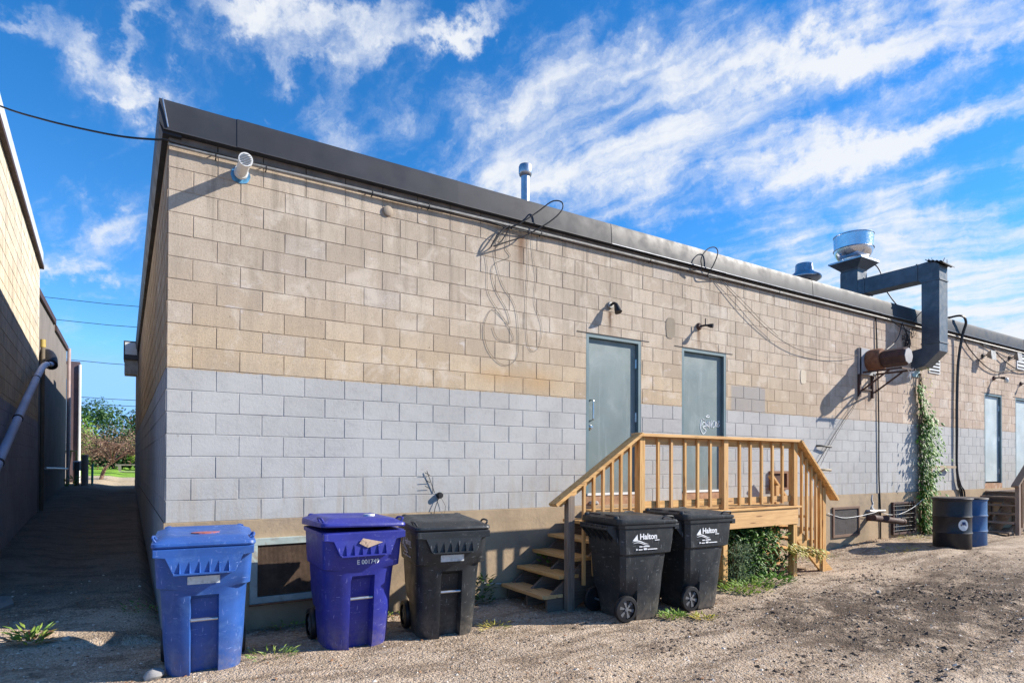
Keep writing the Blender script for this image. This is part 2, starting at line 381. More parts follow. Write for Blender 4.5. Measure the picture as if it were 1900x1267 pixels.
# ------------------------------------------------------------------ ground
def ground_z(x, y, rough=True):
    base = -1.072
    base += 0.17 * sst(x, 9.3, 12.0) * (1 - sst(-y, 1.6, 4.5)) - 0.09 * sst(x, 14.5, 17.0) * (1 - sst(-y, 1.6, 4.5))
    al = interp(y, [-1.4, -0.6, 0.2, 1.2, 3.6, 9, 12, 17, 24, 60, 120], [-1.12, -1.06, -0.97, -0.84, -0.70, -0.55, -0.42, -0.30, -0.30, -0.1, 0.0])
    al = lerp(al, al + 0.10, sst(-x, 0.8, 1.6) * sst(y, 1.5, 3.5))
    k = sst(x, -1.0 if y < 0 else -0.2, 0.25 if y < 0 else 0.1)
    if y > 17: k = 0.0
    z = lerp(al, base, k)
    if rough and abs(x) < 30 and -12 < y < 20:
        z += 0.020 * noise.noise(Vector((x * 0.9, y * 0.9, 3))) + 0.010 * noise.noise(Vector((x * 3.1, y * 3.1, 7)))
        mud = sst(x, 3.6, 5.5) * sst(-y, 1.4, 2.2) * sst(12 - x, 0, 3)
        z += 0.012 * mud * noise.noise(Vector((x * 5, y * 9, 1))) + 0.016 * mud * max(-.2, noise.noise(Vector((x * 15, y * 17, 5)))) + 0.010 * mud * abs(noise.noise(Vector((x * 31, y * 33, 8))))
        # tyre ruts running diagonally over the yard
        w_ = noise.noise(Vector((x * .5, y * .5, 11))) * .25
        for rc in (-2.5, -3.9):
            d_ = y - (rc + .16 * (x - 6)) + w_
            if abs(d_) < .6: z -= (0.030 * math.exp(-(d_ / .16) ** 2) - 0.012 * math.exp(-((abs(d_) - .30) / .10) ** 2)) * sst(x, 1.0, 3.5)
    return z


def axis_pts(segs):
    out_ = []
    for a, b, st in segs:
        n = max(1, int(round((b - a) / st))); out_ += [a + (b - a) * i / n for i in range(n)]
    out_.append(segs[-1][1]); return out_


gx = axis_pts([(-600, -100, 100), (-100, -20, 16), (-20, -4, 2), (-4, -2, 0.2), (-2, 9, 0.045), (9, 18, 0.15), (18, 30, 2), (30, 600, 95)])
gy = axis_pts([(-600, -60, 90), (-60, -12, 8), (-12, -5, 0.7), (-5, 1.2, 0.045), (1.2, 20, 0.4), (20, 40, 2), (40, 100, 10), (100, 800, 100)])
g = MB(); nx = len(gx)
g.v = [Vector((x, y, ground_z(x, y))) for y in gy for x in gx]
g.f = [(j * nx + i, j * nx + i + 1, (j + 1) * nx + i + 1, (j + 1) * nx + i) for j in range(len(gy) - 1) for i in range(nx - 1)]
gm = bpy.data.materials.new('gravel_dirt'); gm.use_nodes = True
t = NT(gm.node_tree); b = gm.node_tree.nodes['Principled BSDF']
tc_ = t.n('ShaderNodeTexCoord').outputs['Object']; sp = t.n('ShaderNodeSeparateXYZ', i={0: tc_})
vo = t.n('ShaderNodeTexVoronoi', i={'Vector': tc_, 'Scale': 75.0}); vo2 = t.n('ShaderNodeTexVoronoi', i={'Vector': tc_, 'Scale': 34.0})
n1 = t.noise(tc_, 1.1, 6, 0.65, 0.5); n2 = t.noise(tc_, 6, 7, 0.7); n3 = t.noise(tc_, 40, 4, 0.7)
gc = t.mix(t.ss(n2, 0.3, 0.7), (0.48, 0.365, 0.26), (0.32, 0.24, 0.165))
gc = t.mix(0.55, gc, t.mix(1.0, t.mix(vo.outputs['Color'], (0.25, 0.185, 0.13), (0.66, 0.53, 0.395)), gc, 'MIX'))
sepc = t.n('ShaderNodeSeparateColor', i={0: vo.outputs['Color']}).outputs
gc = t.mix(t.math('MULTIPLY', t.ss(sepc[0], 0.72, 0.9), 0.45), gc, (0.66, 0.60, 0.53))
gc = t.mix(t.math('MULTIPLY', t.ss(sepc[1], 0.75, 0.9), 0.5), gc, (0.10, 0.08, 0.065))
# packed pale sand tracks
gc = t.mix(t.math('MULTIPLY', t.ss(t.noise(t.vmath('MULTIPLY', tc_, (0.35, 0.9, 1)), 1.4, 5, 0.6, 0.6), 0.5, 0.66), 0.6), gc, (0.56, 0.45, 0.34))
gc = t.mix(t.math('MULTIPLY', t.ss(t.noise(t.vmath('MULTIPLY', tc_, (0.8, 1.9, 1)), 1.9, 10, 0.82, 0.4), 0.49, 0.57), 0.62), gc, (0.135, 0.093, 0.062))
# dark damp mud at the right
xr = t.math('ADD', sp.outputs[0], t.math('MULTIPLY', t.math('SUBTRACT', n1, 0.5), 4.0))
yr = t.math('ADD', sp.outputs[1], t.math('MULTIPLY', t.math('SUBTRACT', n2, 0.5), 2.4))
mud = t.math('MULTIPLY', t.math('MULTIPLY', t.ss(xr, 4.2, 6.0), t.ss(xr, 12.5, 9.0)), t.math('MULTIPLY', t.ss(yr, -1.6, -2.3), t.ss(yr, -4.6, -3.4)))
mud = t.math('MULTIPLY', mud, t.ss(t.noise(tc_, 2.6, 8, 0.8), 0.36, 0.52))
gc = t.mix(t.math('MULTIPLY', mud, 0.92), gc, (0.075, 0.055, 0.040))
gc = t.mix(t.math('MULTIPLY', t.ss(t.math('ADD', sp.outputs[1], n2), 0.9, 2.2), t.ss(sp.outputs[0], 0.4, 0.1, 0.0, 0.60)), gc, (0.115, 0.088, 0.068))  # alley floor darkened in its colour to deepen the shade there
# lawn and pale path far behind
gc = t.mix(t.ss(sp.outputs[1], 19.5, 20.5), gc, (0.50, 0.40, 0.27))
lawn = t.mix(t.ss(t.noise(tc_, 0.25, 4), 0.4, 0.6), (0.20, 0.36, 0.045), (0.27, 0.44, 0.06))
gc = t.mix(t.ss(sp.outputs[1], 33.0, 34.0), gc, lawn)
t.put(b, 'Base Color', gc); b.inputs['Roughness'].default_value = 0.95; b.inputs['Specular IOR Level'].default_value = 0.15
hh = t.math('ADD', t.math('ADD', t.math('MULTIPLY', vo.outputs['Distance'], -0.9), t.math('MULTIPLY', vo2.outputs['Distance'], -1.1)), t.math('MULTIPLY', n3, 0.8))
bp = t.n('ShaderNodeBump', i={'Strength': 0.8, 'Distance': 0.012, 'Height': hh}); t.put(b, 'Normal', bp.outputs[0])
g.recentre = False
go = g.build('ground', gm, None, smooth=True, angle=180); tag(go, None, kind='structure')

# ------------------------------------------------------------------ block walls
BW, BH = 0.4064, 0.2032


def block_wall(length, rows, z0, holes=(), gap=0.006, rec=0.0045, length0=0.0, fixrow=0):
    """blocks with their faces in y=0 (facing -y), mortar plane recessed"""
    mb = MB(); tone = []; tone2 = []
    def put(x0, x1, za, zb):
        j = [random.uniform(-0.0013, 0.0013) for _ in range(4)]; e = 0.0028; x0 += random.uniform(-.0015, .0015); x1 += random.uniform(-.0015, .0015); za += random.uniform(-.001, .001); zb += random.uniform(-.001, .001)
        vs = [(x0, rec + .002, za), (x1, rec + .002, za), (x1, rec + .002, zb), (x0, rec + .002, zb),
              (x0 + e, j[0], za + e), (x1 - e, j[1], za + e), (x1 - e, j[2], zb - e), (x0 + e, j[3], zb - e)]
        mb.add(vs, [(4, 5, 6, 7), (0, 1, 5, 4), (1, 2, 6, 5), (2, 3, 7, 6), (3, 0, 4, 7)])
        a, c = random.random(), random.random(); tone.extend([a] * 8); tone2.extend([c] * 8)
    for k in range(rows):
        za, zb = z0 + k * BH, z0 + (k + 1) * BH
        edges = [length0]; x = length0 + (BW if (k + fixrow) % 2 == 0 else BW / 2)
        while x < length - 0.05: edges.append(x); x += BW
        edges.append(length)
        for i in range(len(edges) - 1):
            a, c = edges[i], edges[i + 1]
            segs = [(a, c, za, zb)]
            for (hx0, hx1, hz0, hz1) in holes:
                new = []
                for (p, q, r0, r1) in segs:
                    if q <= hx0 or p >= hx1 or r1 <= hz0 or r0 >= hz1: new.append((p, q, r0, r1)); continue
                    if p < hx0: new.append((p, hx0, r0, r1))
                    if q > hx1: new.append((hx1, q, r0, r1))
                    pp, qq = max(p, hx0), min(q, hx1)
                    if r1 > hz1 + .01: new.append((pp, qq, hz1, r1))
                    if r0 < hz0 - .01: new.append((pp, qq, r0, hz0))
                segs = new
            for (p, q, r0, r1) in segs:
                if q - p > 0.02 and r1 - r0 > 0.02: put(p + gap / 2, q - gap / 2, r0 + gap / 2, r1 - gap / 2)
    # mortar plane strips around holes
    xs = sorted(set([length0, length] + [h for ho in holes for h in ho[:2]])); zs = sorted(set([z0, z0 + rows * BH] + [min(max(h, z0), z0 + rows * BH) for ho in holes for h in ho[2:]]))
    for i in range(len(xs) - 1):
        for j in range(len(zs) - 1):
            cx, cz = (xs[i] + xs[i + 1]) / 2, (zs[j] + zs[j + 1]) / 2
            if any(h[0] < cx < h[1] and h[2] < cz < h[3] for h in holes): continue
            mb.add([(xs[i], rec, zs[j]), (xs[i + 1], rec, zs[j]), (xs[i + 1], rec, zs[j + 1]), (xs[i], rec, zs[j + 1])], [(0, 1, 2, 3)]); tone.extend([0.9] * 4); tone2.extend([0.2] * 4)
    return mb, {'tone': tone, 'tone2': tone2}


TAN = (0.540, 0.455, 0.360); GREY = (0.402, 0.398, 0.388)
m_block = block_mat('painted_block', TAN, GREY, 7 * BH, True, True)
m_shaded = block_mat('painted_block_shaded', (0.42, 0.33, 0.25), (0.31, 0.31, 0.33), 7 * BH)  # same paint in a darker copy, shade of the side wall put into the colour
m_left = block_mat('painted_block_left', (0.74, 0.66, 0.50), (0.36, 0.36, 0.40), 7 * BH - 0.04, off=(0, 0, -1.0))
m_parge = mat('parging', (0.43, 0.325, 0.215), 0.9, var=0.14, vscale=1.6, bump=1.0, bscale=22, spec=0.15, dirt=(0.24, 0.19, 0.145), dscale=2.2, damt=0.75)
m_dark = mat('void', (0.012, 0.012, 0.014), 0.9, var=0)
m_fascia = mat('fascia_metal', (0.040, 0.043, 0.053), 0.50, metal=0.0, var=0.12, vscale=2, spec=0.20, bump=0.04, bscale=1.5)
m_roof = mat('roof_membrane', (0.08, 0.08, 0.085), 0.9)
m_galv = mat('galvanised', (0.52, 0.54, 0.58), 0.34, metal=0.85, var=0.12, vscale=7, bump=0.1, bscale=6)
m_bright = mat('spun_aluminium', (0.70, 0.72, 0.76), 0.25, metal=0.95, var=0.06, vscale=9)
m_duct = mat('duct_metal', (0.12, 0.142, 0.165), 0.42, metal=0.25, var=0.18, vscale=3, bump=0.2, bscale=9, dirt=(0.25, 0.27, 0.29), dscale=4, damt=0.25)
m_rust = mat('rust', (0.17, 0.07, 0.04), 0.85, var=0.25, vscale=14, bump=0.6, bscale=50, col2=(0.26, 0.12, 0.06))
m_drust = mat('dark_rust', (0.05, 0.028, 0.025), 0.7, var=0.3, vscale=9, bump=0.5, bscale=40, col2=(0.09, 0.045, 0.035))
m_black = mat('black_rubber', (0.012, 0.012, 0.014), 0.5, var=0.1)
m_blkmet = mat('black_metal', (0.018, 0.018, 0.022), 0.5, var=0.2)
m_white = mat('white_plastic', (0.72, 0.72, 0.70), 0.45, var=0.05)
m_pipe = mat('grey_conduit', (0.34, 0.33, 0.31), 0.5, metal=0.4, var=0.15, vscale=8, dirt=(0.08, 0.07, 0.06), dscale=9, damt=0.4)
m_door = mat('door_paint', (0.165, 0.215, 0.215), 0.48, var=0.10, vscale=1.4, spec=0.4, bump=0.5, bscale=3, dirt=(0.24, 0.285, 0.285), dscale=1.6, damt=0.6)
m_door2 = mat('door_paint_pale', (0.50, 0.57, 0.57), 0.45, var=0.1, vscale=2.2, spec=0.45, dirt=(0.62, 0.68, 0.70), dscale=2.5, damt=0.6)
m_frame = mat('door_frame_paint', (0.13, 0.20, 0.22), 0.5, var=0.1)
m_steel = mat('steel', (0.6, 0.6, 0.6), 0.25, metal=1.0, var=0.05)
m_brick = mat('sill_masonry', (0.42, 0.24, 0.14), 0.9, var=0.2, vscale=9, bump=0.8, bscale=30, dirt=(0.55, 0.48, 0.42), dscale=5, damt=0.7)
m_teal = mat('teal_frame', (0.42, 0.50, 0.47), 0.6, var=0.12, vscale=7, dirt=(0.22, 0.10, 0.05), dscale=6, damt=0.6)
m_mesh = mat('mesh_brown', (0.19, 0.125, 0.085), 0.7, var=0.2, vscale=12)
m_concrete = mat('old_concrete', (0.25, 0.22, 0.19), 0.9, var=0.15, vscale=3, bump=0.7, bscale=30)

BL = 24.0; BD = 17.6; GB = -1.3   # building length, depth, bottom
SLX = -0.0135                      # side wall leans off square by this
DOORS = [(4.87, 5.86), (6.70, 7.69), (17.11, 18.10), (18.94, 19.93)]
DZ0, DZ1 = 0.155, 2.305
bld = thing('block_building', (0, 0, GB), 'long low concrete block building painted tan above grey, dark metal roof edge', 'building')
holes = [(a, c, 0.0, DZ1) for a, c in DOORS]
mb, at = block_wall(BL, 17, 0.0, holes)
wall = mb.build('wall', m_block, bld, attrs=at)
# band of blocks under the roof edge
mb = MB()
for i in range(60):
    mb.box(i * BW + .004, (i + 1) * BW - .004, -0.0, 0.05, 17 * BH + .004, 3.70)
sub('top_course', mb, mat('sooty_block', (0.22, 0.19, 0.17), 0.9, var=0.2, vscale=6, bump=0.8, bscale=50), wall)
mb = MB(); mb.box(0, BL, 0.006, 0.2, GB, -0.004); 
fo = None
# foundation with openings for the area vents
FH = [(0.72, 1.72, -0.80, -0.19), (10.62, 11.50, -0.77, -0.23), (12.72, 13.60, -0.84, -0.20)]
mb = MB(); xs = sorted([-0.012, BL] + [h for f_ in FH for h in f_[:2]])
for i in range(len(xs) - 1):
    h = [f_ for f_ in FH if abs(f_[0] - xs[i]) < 1e-6 and abs(f_[1] - xs[i + 1]) < 1e-6]
    segs = [(GB, -0.002)] if not h else [(GB, h[0][2]), (h[0][3], -0.002)]
    for z0, z1 in segs:
        n = max(1, int((xs[i + 1] - xs[i]) / 0.15)); m_ = max(1, int((z1 - z0) / 0.15)); o = len(mb.v)
        for b_ in range(m_ + 1):
            for a_ in range(n + 1):
                x = lerp(xs[i], xs[i + 1], a_ / n); z = lerp(z0, z1, b_ / m_)
                wob = 0.006 * noise.noise(Vector((x * 2.5, z * 3.0, 0))) if 0 < a_ < n and 0 < b_ < m_ else 0
                mb.v.append(Vector((x, -0.014 + wob, z)))
        mb.f += [(o + b_ * (n + 1) + a_, o + b_ * (n + 1) + a_ + 1, o + (b_ + 1) * (n + 1) + a_ + 1, o + (b_ + 1) * (n + 1) + a_) for b_ in range(m_) for a_ in range(n)]
mb.add([(-0.012, -0.014, -0.002), (BL, -0.014, -0.002), (BL, 0.02, 0.006), (-0.012, 0.02, 0.006)], [(0, 1, 2, 3)])
mb.add([(-0.012, -0.014, GB), (-0.012, -0.014, -0.002), (-0.012, 0.05, -0.002), (-0.012, 0.05, GB)], [(0, 1, 2, 3)])
for hx0, hx1, hz0, hz1 in FH:
    mb.add([(hx0, -.014, hz0), (hx1, -.014, hz0), (hx1, .25, hz0), (hx0, .25, hz0), (hx0, -.014, hz1), (hx1, -.014, hz1), (hx1, .25, hz1), (hx0, .25, hz1)],
           [(0, 1, 2, 3), (7, 6, 5, 4), (0, 3, 7, 4), (2, 1, 5, 6)])
    mb.add([(hx0, .25, hz0), (hx1, .25, hz0), (hx1, .25, hz1), (hx0, .25, hz1)], [(0, 1, 2, 3)])
fo = mb.build('foundation', m_parge, bld)
# side wall
mb, at = block_wall(BD, 17, 0.0, gap=0.008)
Ms = Matrix.Translation((0, 0, 0)) @ Matrix.Rotation(math.atan2(1, SLX), 4, 'Z')   # x -> along +y, face -> -x
mb.v = [Vector((SLX * p.x - (-p.y) * -1, p.x, p.z)) for p in mb.v]
mb.v = [Vector((p.x, p.y + 0.0, p.z)) for p in mb.v]
mb.f = [tuple(reversed(f_)) for f_ in mb.f]
sw = mb.build('side_wall', m_shaded, bld, attrs=at)
mb = MB(); mb.add([(0, 0.0, 17 * BH), (SLX * BD, BD, 17 * BH), (SLX * BD, BD, 3.7), (0, 0, 3.7)], [(0, 3, 2, 1)])
mb.add([(-0.012, 0.02, GB), (SLX * BD - .012, BD, GB), (SLX * BD - .012, BD, 0), (-0.012, 0.02, 0)], [(0, 3, 2, 1)])
mb.add([(SLX * BD, BD, GB), (BL, BD, GB), (BL, BD, 3.7), (SLX * BD, BD, 3.7)], [(0, 3, 2, 1)])
mb.add([(BL, 0, GB), (BL, BD, GB), (BL, BD, 3.7), (BL, 0, 3.7)], [(0, 1, 2, 3)])
mb.build('rear_wall', m_shaded, bld)
rf = MB().box(0.02, BL - .02, 0.03, BD - .03, 3.55, 3.70).build('roof', m_roof, bld)
# metal roof edge in lengths of 2.34 m, slightly rounded so that it leans back at the top
prof = [(-0.060, 3.553), (-0.072, 3.56), (-0.0705, 3.62), (-0.0670, 3.69), (-0.0610, 3.76), (-0.0565, 3.80), (-0.0500, 3.829), (0.10, 3.835), (0.10, 3.60), (0.0, 3.545)]
seams = [-0.045, 0.56] + [0.56 + 2.342 * k for k in range(1, 11)]
for i in range(len(seams) - 1):
    a, c = seams[i] + (0.0 if i == 0 else 0.004), min(seams[i + 1] + 0.012, BL) - 0.0
    dy = 0.004 * (i % 2); dz = random.uniform(-.003, .003)
    rings_ = []
    nseg = 10
    for k in range(nseg + 1):
        x = lerp(a, c, k / nseg); w = 0.003 * noise.noise(Vector((x * 1.3, i, 0))) - 0.006 * (1 if k in (0, nseg) else 0) * 0.4
        lean = -0.035 * 1 if i == 0 and k == 0 else 0
        rings_.append([(x + (lean if z > 3.6 else 0), y - dy + w, z + dz) for y, z in prof])
    mb = MB().rings(rings_)
    f_ = mb.build('fascia', m_fascia, bld, smooth=True, angle=50)
    mbt = MB().box(a, c, -0.080 - dy, -0.068 - dy, 3.548 + dz, 3.556 + dz)
    sub('drip_edge', mbt, mat('drip_glint', (0.30, 0.31, 0.33), 0.4, metal=0.7) if i > 2 else mat('drip_dark', (0.05, 0.05, 0.055), 0.5), f_)  # right-hand lengths get a paler copy, bright reflection put into the colour
# side roof edge
mb = MB()
rings_ = []
for k in range(13):
    y = lerp(-0.05, BD, k / 12); x = SLX * y
    rings_.append([(x - 0.05, y, 3.52), (x - 0.075, y, 3.60), (x - 0.085, y, 3.79), (x - 0.06, y, 3.82), (x + 0.1, y, 3.82), (x + 0.1, y, 3.52)])
mb.rings(rings_); mb.build('fascia', m_fascia, bld)
# flashing corner strip, pale edge
MB().tube([(-0.052, -0.078, 3.82), (-0.008, -0.082, 3.57)], 0.006, 6).build('corner_trim', m_galv, bld)


t = NT(m_door.node_tree); b = m_door.node_tree.nodes['Principled BSDF']; old = b.inputs['Base Color'].links[0].from_socket
tcd = t.n('ShaderNodeTexCoord').outputs['Object']; zd = t.n('ShaderNodeSeparateXYZ', i={0: tcd}).outputs[2]
cd_ = t.mix(t.math('MULTIPLY', t.ss(t.math('ADD', zd, t.math('MULTIPLY', t.noise(tcd, 9, 6, .75), .35)), 1.95, 1.60), .6), old, (.16, .13, .10))
cd_ = t.mix(t.math('MULTIPLY', t.ss(t.noise(tcd, 24, 5, .8), .66, .70), .55), cd_, (.12, .09, .07))
cd_ = t.mix(t.math('MULTIPLY', t.ss(t.noise(t.vmath('MULTIPLY', tcd, (7, 7, .7)), 1.3, 6, .7), .5, .7), .30), cd_, (.33, .38, .38))
t.put(b, 'Base Color', cd_)


def door(x0, x1, m, hinge_right, handle, label=None, pale=False):
    fr = MB(); d = 0.055
    fr.box(x0, x0 + .045, 0.002, .17, DZ0 - .155, DZ1 - .045); fr.box(x1 - .045, x1, 0.002, .17, DZ0 - .155, DZ1 - .045); fr.box(x0, x1, 0.002, .17, DZ1 - .045, DZ1)
    dr = MB().box(x0 + .049, x1 - .049, d, d + .045, DZ0 + .01, DZ1 - .049).build('door', m, bld, bevel=0.003)
    if label: dr['label'] = label
    sub('frame', fr, m_frame, dr)
    if not pale:
        sub('threshold', MB().box(x0 + .02, x1 - .02, -0.01, .1, DZ0 - .022, DZ0 + .008), m_white, dr)
    sub('sill', MB().box(x0 + .002, x1 - .002, 0.0, .2, -0.002, DZ0 - .024), m_brick, dr)
    sub('lintel', MB().box(x0 - .16, x1 + .16, -0.006, .12, DZ1 + .003, DZ1 + .012), mat('lintel_steel', (0.03, 0.022, 0.02), 0.7), dr)
    hx = x1 - .05 if hinge_right else x0 + .05
    for z in (0.42, 1.22, 1.98):
        h = MB().box(hx - .018, hx + .018, d - .006, d + .002, z - .065, z + .065); h.tube([(hx, d - .012, z - .065), (hx, d - .012, z + .065)], .009, 8)
        sub('hinge', h, m_steel if hinge_right else m_blkmet, dr)
    if handle:
        hx = x0 + .115
        h = MB().tube(smooth_path([(hx, d, 1.14), (hx, d - .055, 1.15), (hx, d - .06, 1.19), (hx, d - .06, 1.37), (hx, d - .055, 1.41), (hx, d, 1.42)], 3), .011, 8)
        sub('handle', h, m_steel, dr, smooth=True)
        lk = MB().lathe((hx - .01, d, 1.05), [(.035, 0), (.035, .012), (.024, .022), (.022, .045), (.0, .047)], 16, 'Y'); sub('lock', lk, m_steel, dr, smooth=True)
    return dr


door(*DOORS[0], m_door, True, True)
d2 = door(*DOORS[1], m_door, False, False)
# graffiti strokes on the second door
gm_ = mat('white_marker', (0.85, 0.87, 0.88), 0.5, var=0)
gr = MB(); yy = 0.0535
def stroke(pts, r=0.0035, k=5):
    gr.tube([(x, yy, z) for x, _, z in [(p.x, 0, p.z) for p in smooth_path([(a, 0, c) for a, c in pts], k)]], r, 5)
gx0, gz0 = 7.16, 1.12
def gs(pts): stroke([(gx0 + a * 1.15, gz0 + c * 1.3) for a, c in pts], .0055)
gs([(0.02, 0.10), (0.0, 0.0), (0.05, -0.07), (0.11, -0.03), (0.05, 0.01), (0.11, 0.03), (0.07, 0.07), (0.02, 0.03)])
gs([(0.04, 0.11), (0.10, 0.08), (0.12, 0.02)])
gs([(0.12, 0.0), (0.145, 0.09), (0.165, 0.02), (0.13, 0.04)]); gs([(0.18, 0.0), (0.185, 0.09), (0.215, 0.01), (0.225, 0.10)])
gs([(0.265, 0.09), (0.235, 0.05), (0.25, 0.01), (0.285, 0.03), (0.285, 0.08), (0.265, 0.09)])
gs([(0.30, 0.02), (0.305, 0.075), (0.325, 0.07), (0.33, 0.02)]); gs([(0.345, 0.085), (0.38, 0.09), (0.36, 0.06), (0.385, 0.04), (0.35, 0.02)])
gs([(0.11, 0.135), (0.15, 0.155), (0.18, 0.14), (0.15, 0.13), (0.11, 0.135)])
sub('graffiti', gr, gm_, d2)
door(*DOORS[2], m_door2, True, False, 'pale weathered blue-grey steel door with stickers', True)
door(*DOORS[3], m_door2, True, False, 'pale weathered blue-grey steel door', True)

# area vent beside the bins: teal frame with brown expanded mesh
def area_vent(x0, x1, z0, z1, mframe, mmesh, bars=False, w=.055, proud=.05):
    f_ = MB(); y0 = -0.014 - proud
    f_.box(x0 - .01, x1 + .01, y0, .0, z1 - w, z1 + .01); f_.box(x0 - .01, x1 + .01, y0, .0, z0 - .01, z0 + w)
    f_.box(x0 - .01, x0 + w, y0, .0, z0 + w, z1 - w); f_.box(x1 - w, x1 + .01, y0, .0, z0 + w, z1 - w)
    fr = f_.build('vent_grille', mframe, bld, bevel=.003)
    a, c, p, q = x0 + w, x1 - w, z0 + w, z1 - w
    g_ = MB()
    if bars:
        for k in range(6): x = lerp(a, c, (k + .5) / 6); g_.tube([(x, y0 + .01, p - .05), (x, y0 + .01, q + .03)], .007, 5)
        for k in range(7): z = lerp(p, q, (k + .5) / 7); g_.tube([(a - .05, y0 + .004, z), (c + .05, y0 + .004, z)], .007, 5)
    else:
        for sgn in (1, -1):
            n = int((c - a + (q - p) * 2) / .024)
            for k in range(n):
                s0 = a - (q - p) * 2 + k * .024
                # line rising at a flat angle, clipped to the frame
                pts = []
                for zz_ in (p, q):
                    pts.append((s0 + (zz_ - p) * 2 if sgn > 0 else s0 + (q - zz_) * 2, zz_))
                (xa, za), (xb, zb) = sorted(pts)
                if xb < a or xa > c: continue
                def at_(x): return za + (zb - za) * (x - xa) / (xb - xa)
                A = (max(xa, a), at_(max(xa, a))); B = (min(xb, c), at_(min(xb, c)))
                if B[0] - A[0] < .01: continue
                g_.beam((A[0], y0 + .02, A[1]), (B[0], y0 + .02, B[1]), .004, .0045, (0, 1, 0))
    sub('mesh_screen', g_, mmesh, fr)
    return fr


v1 = area_vent(0.72, 1.72, -0.80, -0.19, m_teal, m_mesh)
v1['label'] = 'pale green framed vent with brown mesh behind the bins'
mb = MB(); mb.box(0.80, 1.64, .05, .06, -.75, -.25); mb.build('vent_backing', mat('vent_back', (0.10, 0.065, 0.045), 0.9, var=.3, vscale=9), bld)
mb = MB(); mb.tube([(.70, -.075, -.815), (1.74, -.075, -.815)], .013, 6); mb.build('vent_rail', m_rust, bld)
v2 = area_vent(10.62, 11.50, -0.77, -0.23, mat('brown_frame', (0.20, 0.12, 0.08), .7), mat('mesh_grey', (0.17, 0.15, 0.14), .7), w=.035, proud=.03)
v3 = area_vent(12.72, 13.60, -0.84, -0.20, m_drust, m_blkmet, True, w=.03, proud=.05)
mb = MB(); mb.box(12.80, 13.52, .10, .11, -.8, -.24); mb.box(13.05, 13.09, .06, .09, -.8, -.24); mb.build('window_pane', mat('pane_dull', (0.20, 0.22, 0.24), .3), bld)
mb = MB()
mb.add([(9.98, -.02, -.06), (10.0, -.02, -.09)], [])
mb = MB(); cr = smooth_path([(12.0, -.017, -.02), (11.98, -.018, -.12), (12.02, -.018, -.2), (11.97, -.018, -.27), (12.06, -.018, -.33)], 4)
mb.tube(cr, [.012, .01, .012, .014, .012, .010, .012, .016, .014, .012, .016, .02, .02, .03, .03, .03, .02][:len(cr)], 5); mb.build('paint_run', mat('white_paint', (.7, .7, .68), .6), bld)

# ------------------------------------------------------------------ things on the wall
def hollow_vent(label):
    o = thing('wall_vent_pipe', (0.605, 0, 3.33), label, 'vent')
    a = Vector((0.605, 0.0, 3.335)); tip = Vector((0.598, -0.37, 3.315)); d = (tip - a).normalized()
    MB().tube([a, tip], .052, 24).build('pipe', m_white, o, smooth=True)
    MB().tube([a + d * .03, a + d * .075], .062, 24).build('collar', m_white, o, smooth=True)
    mb = MB(); mb.tube([tip - d * .03, tip + d * .01], .062, 24); cap = mb.build('cap', m_white, o, smooth=True)
    g_ = MB()
    x = d.cross(Vector((0, 0, 1))).normalized(); u = x.cross(d)
    for k in range(7):
        h = (-3 + k) * .0145; w = math.sqrt(.05 ** 2 - h * h)
        g_.beam(tip + d * .012 + u * h - x * w, tip + d * .012 + u * h + x * w, .0025, .007, d)
    sub('grille_slot', g_, mat('slot_dark', (.05, .05, .05), .8), cap)
    mb = MB(); ring = []
    for k in range(26):
        a_ = 2 * math.pi * k / 26; r_ = .088 + .016 * noise.noise(Vector((math.cos(a_) * 2, math.sin(a_) * 2, 5))); ring.append((0.605 + math.cos(a_) * r_, -.006, 3.33 + math.sin(a_) * r_ * .9 - .01))
    mb.rings([[(p[0], .0, p[2]) for p in ring], ring]); mb.build('sealant', mat('blue_foam', (0.10, 0.35, 0.62), .7, var=.3, vscale=20, bump=.8, bscale=60), o)
hollow_vent('white plastic vent pipe with slotted cap and blue sealant by the building corner')

# conduit under the roof edge and the black service cable
pts = [(0.0 + x, -0.042, 3.448 + z) for x, z in ((0.0, -.01), (.4, -.01), (1.2, 0), (2.0, .005), (3.3, .02), (5, .025), (8, .03), (11.8, .03), (16, .03), (20, .03))]
o = thing('conduit', (0, 0, 3.45), 'long grey conduit strapped under the dark metal roof edge', 'conduit')
MB().tube(pts, .017, 8).build('pipe', m_pipe, o, smooth=True)
for x in (.385, .83, 1.9, 2.56, 4.1, 6.0, 9.0, 12.5):
    mb = MB(); z = 3.448 + interp(x, [0, .4, 1.2, 2, 3.3, 5, 8, 20], [-.01, -.01, 0, .005, .02, .025, .03, .03]); mb.tube([(x, -.003, z + .03), (x, -.05, z + .022), (x, -.058, z), (x, -.05, z - .022), (x, -.003, z - .03)], .006, 5); mb.build('strap', m_blkmet, o)
sp_ = [(-5.2, 5.2, 7.2), (-3.0, 2.9, 5.15), (-1.95, 1.8, 4.38), (-1.367, 1.2, 3.974), (-.995, .8, 3.764), (-.645, .5, 3.63), (-.346, .2, 3.513), (-.097, .0, 3.468), (-.02, -.06, 3.460), (.2, -.06, 3.455)]
sp_ += [(1.45, -.045, 3.46), (1.8, -.045, 3.44), (2.2, -.045, 3.43), (2.7, -.045, 3.45), (3.3, -.045, 3.46), (3.6, -.045, 3.42)]
o = MB().tube(smooth_path(sp_, 6), .009, 8).build('service_cable', m_black, None, smooth=True)
tag(o, 'thick black overhead cable crossing the alley sky to the building corner', 'cable')
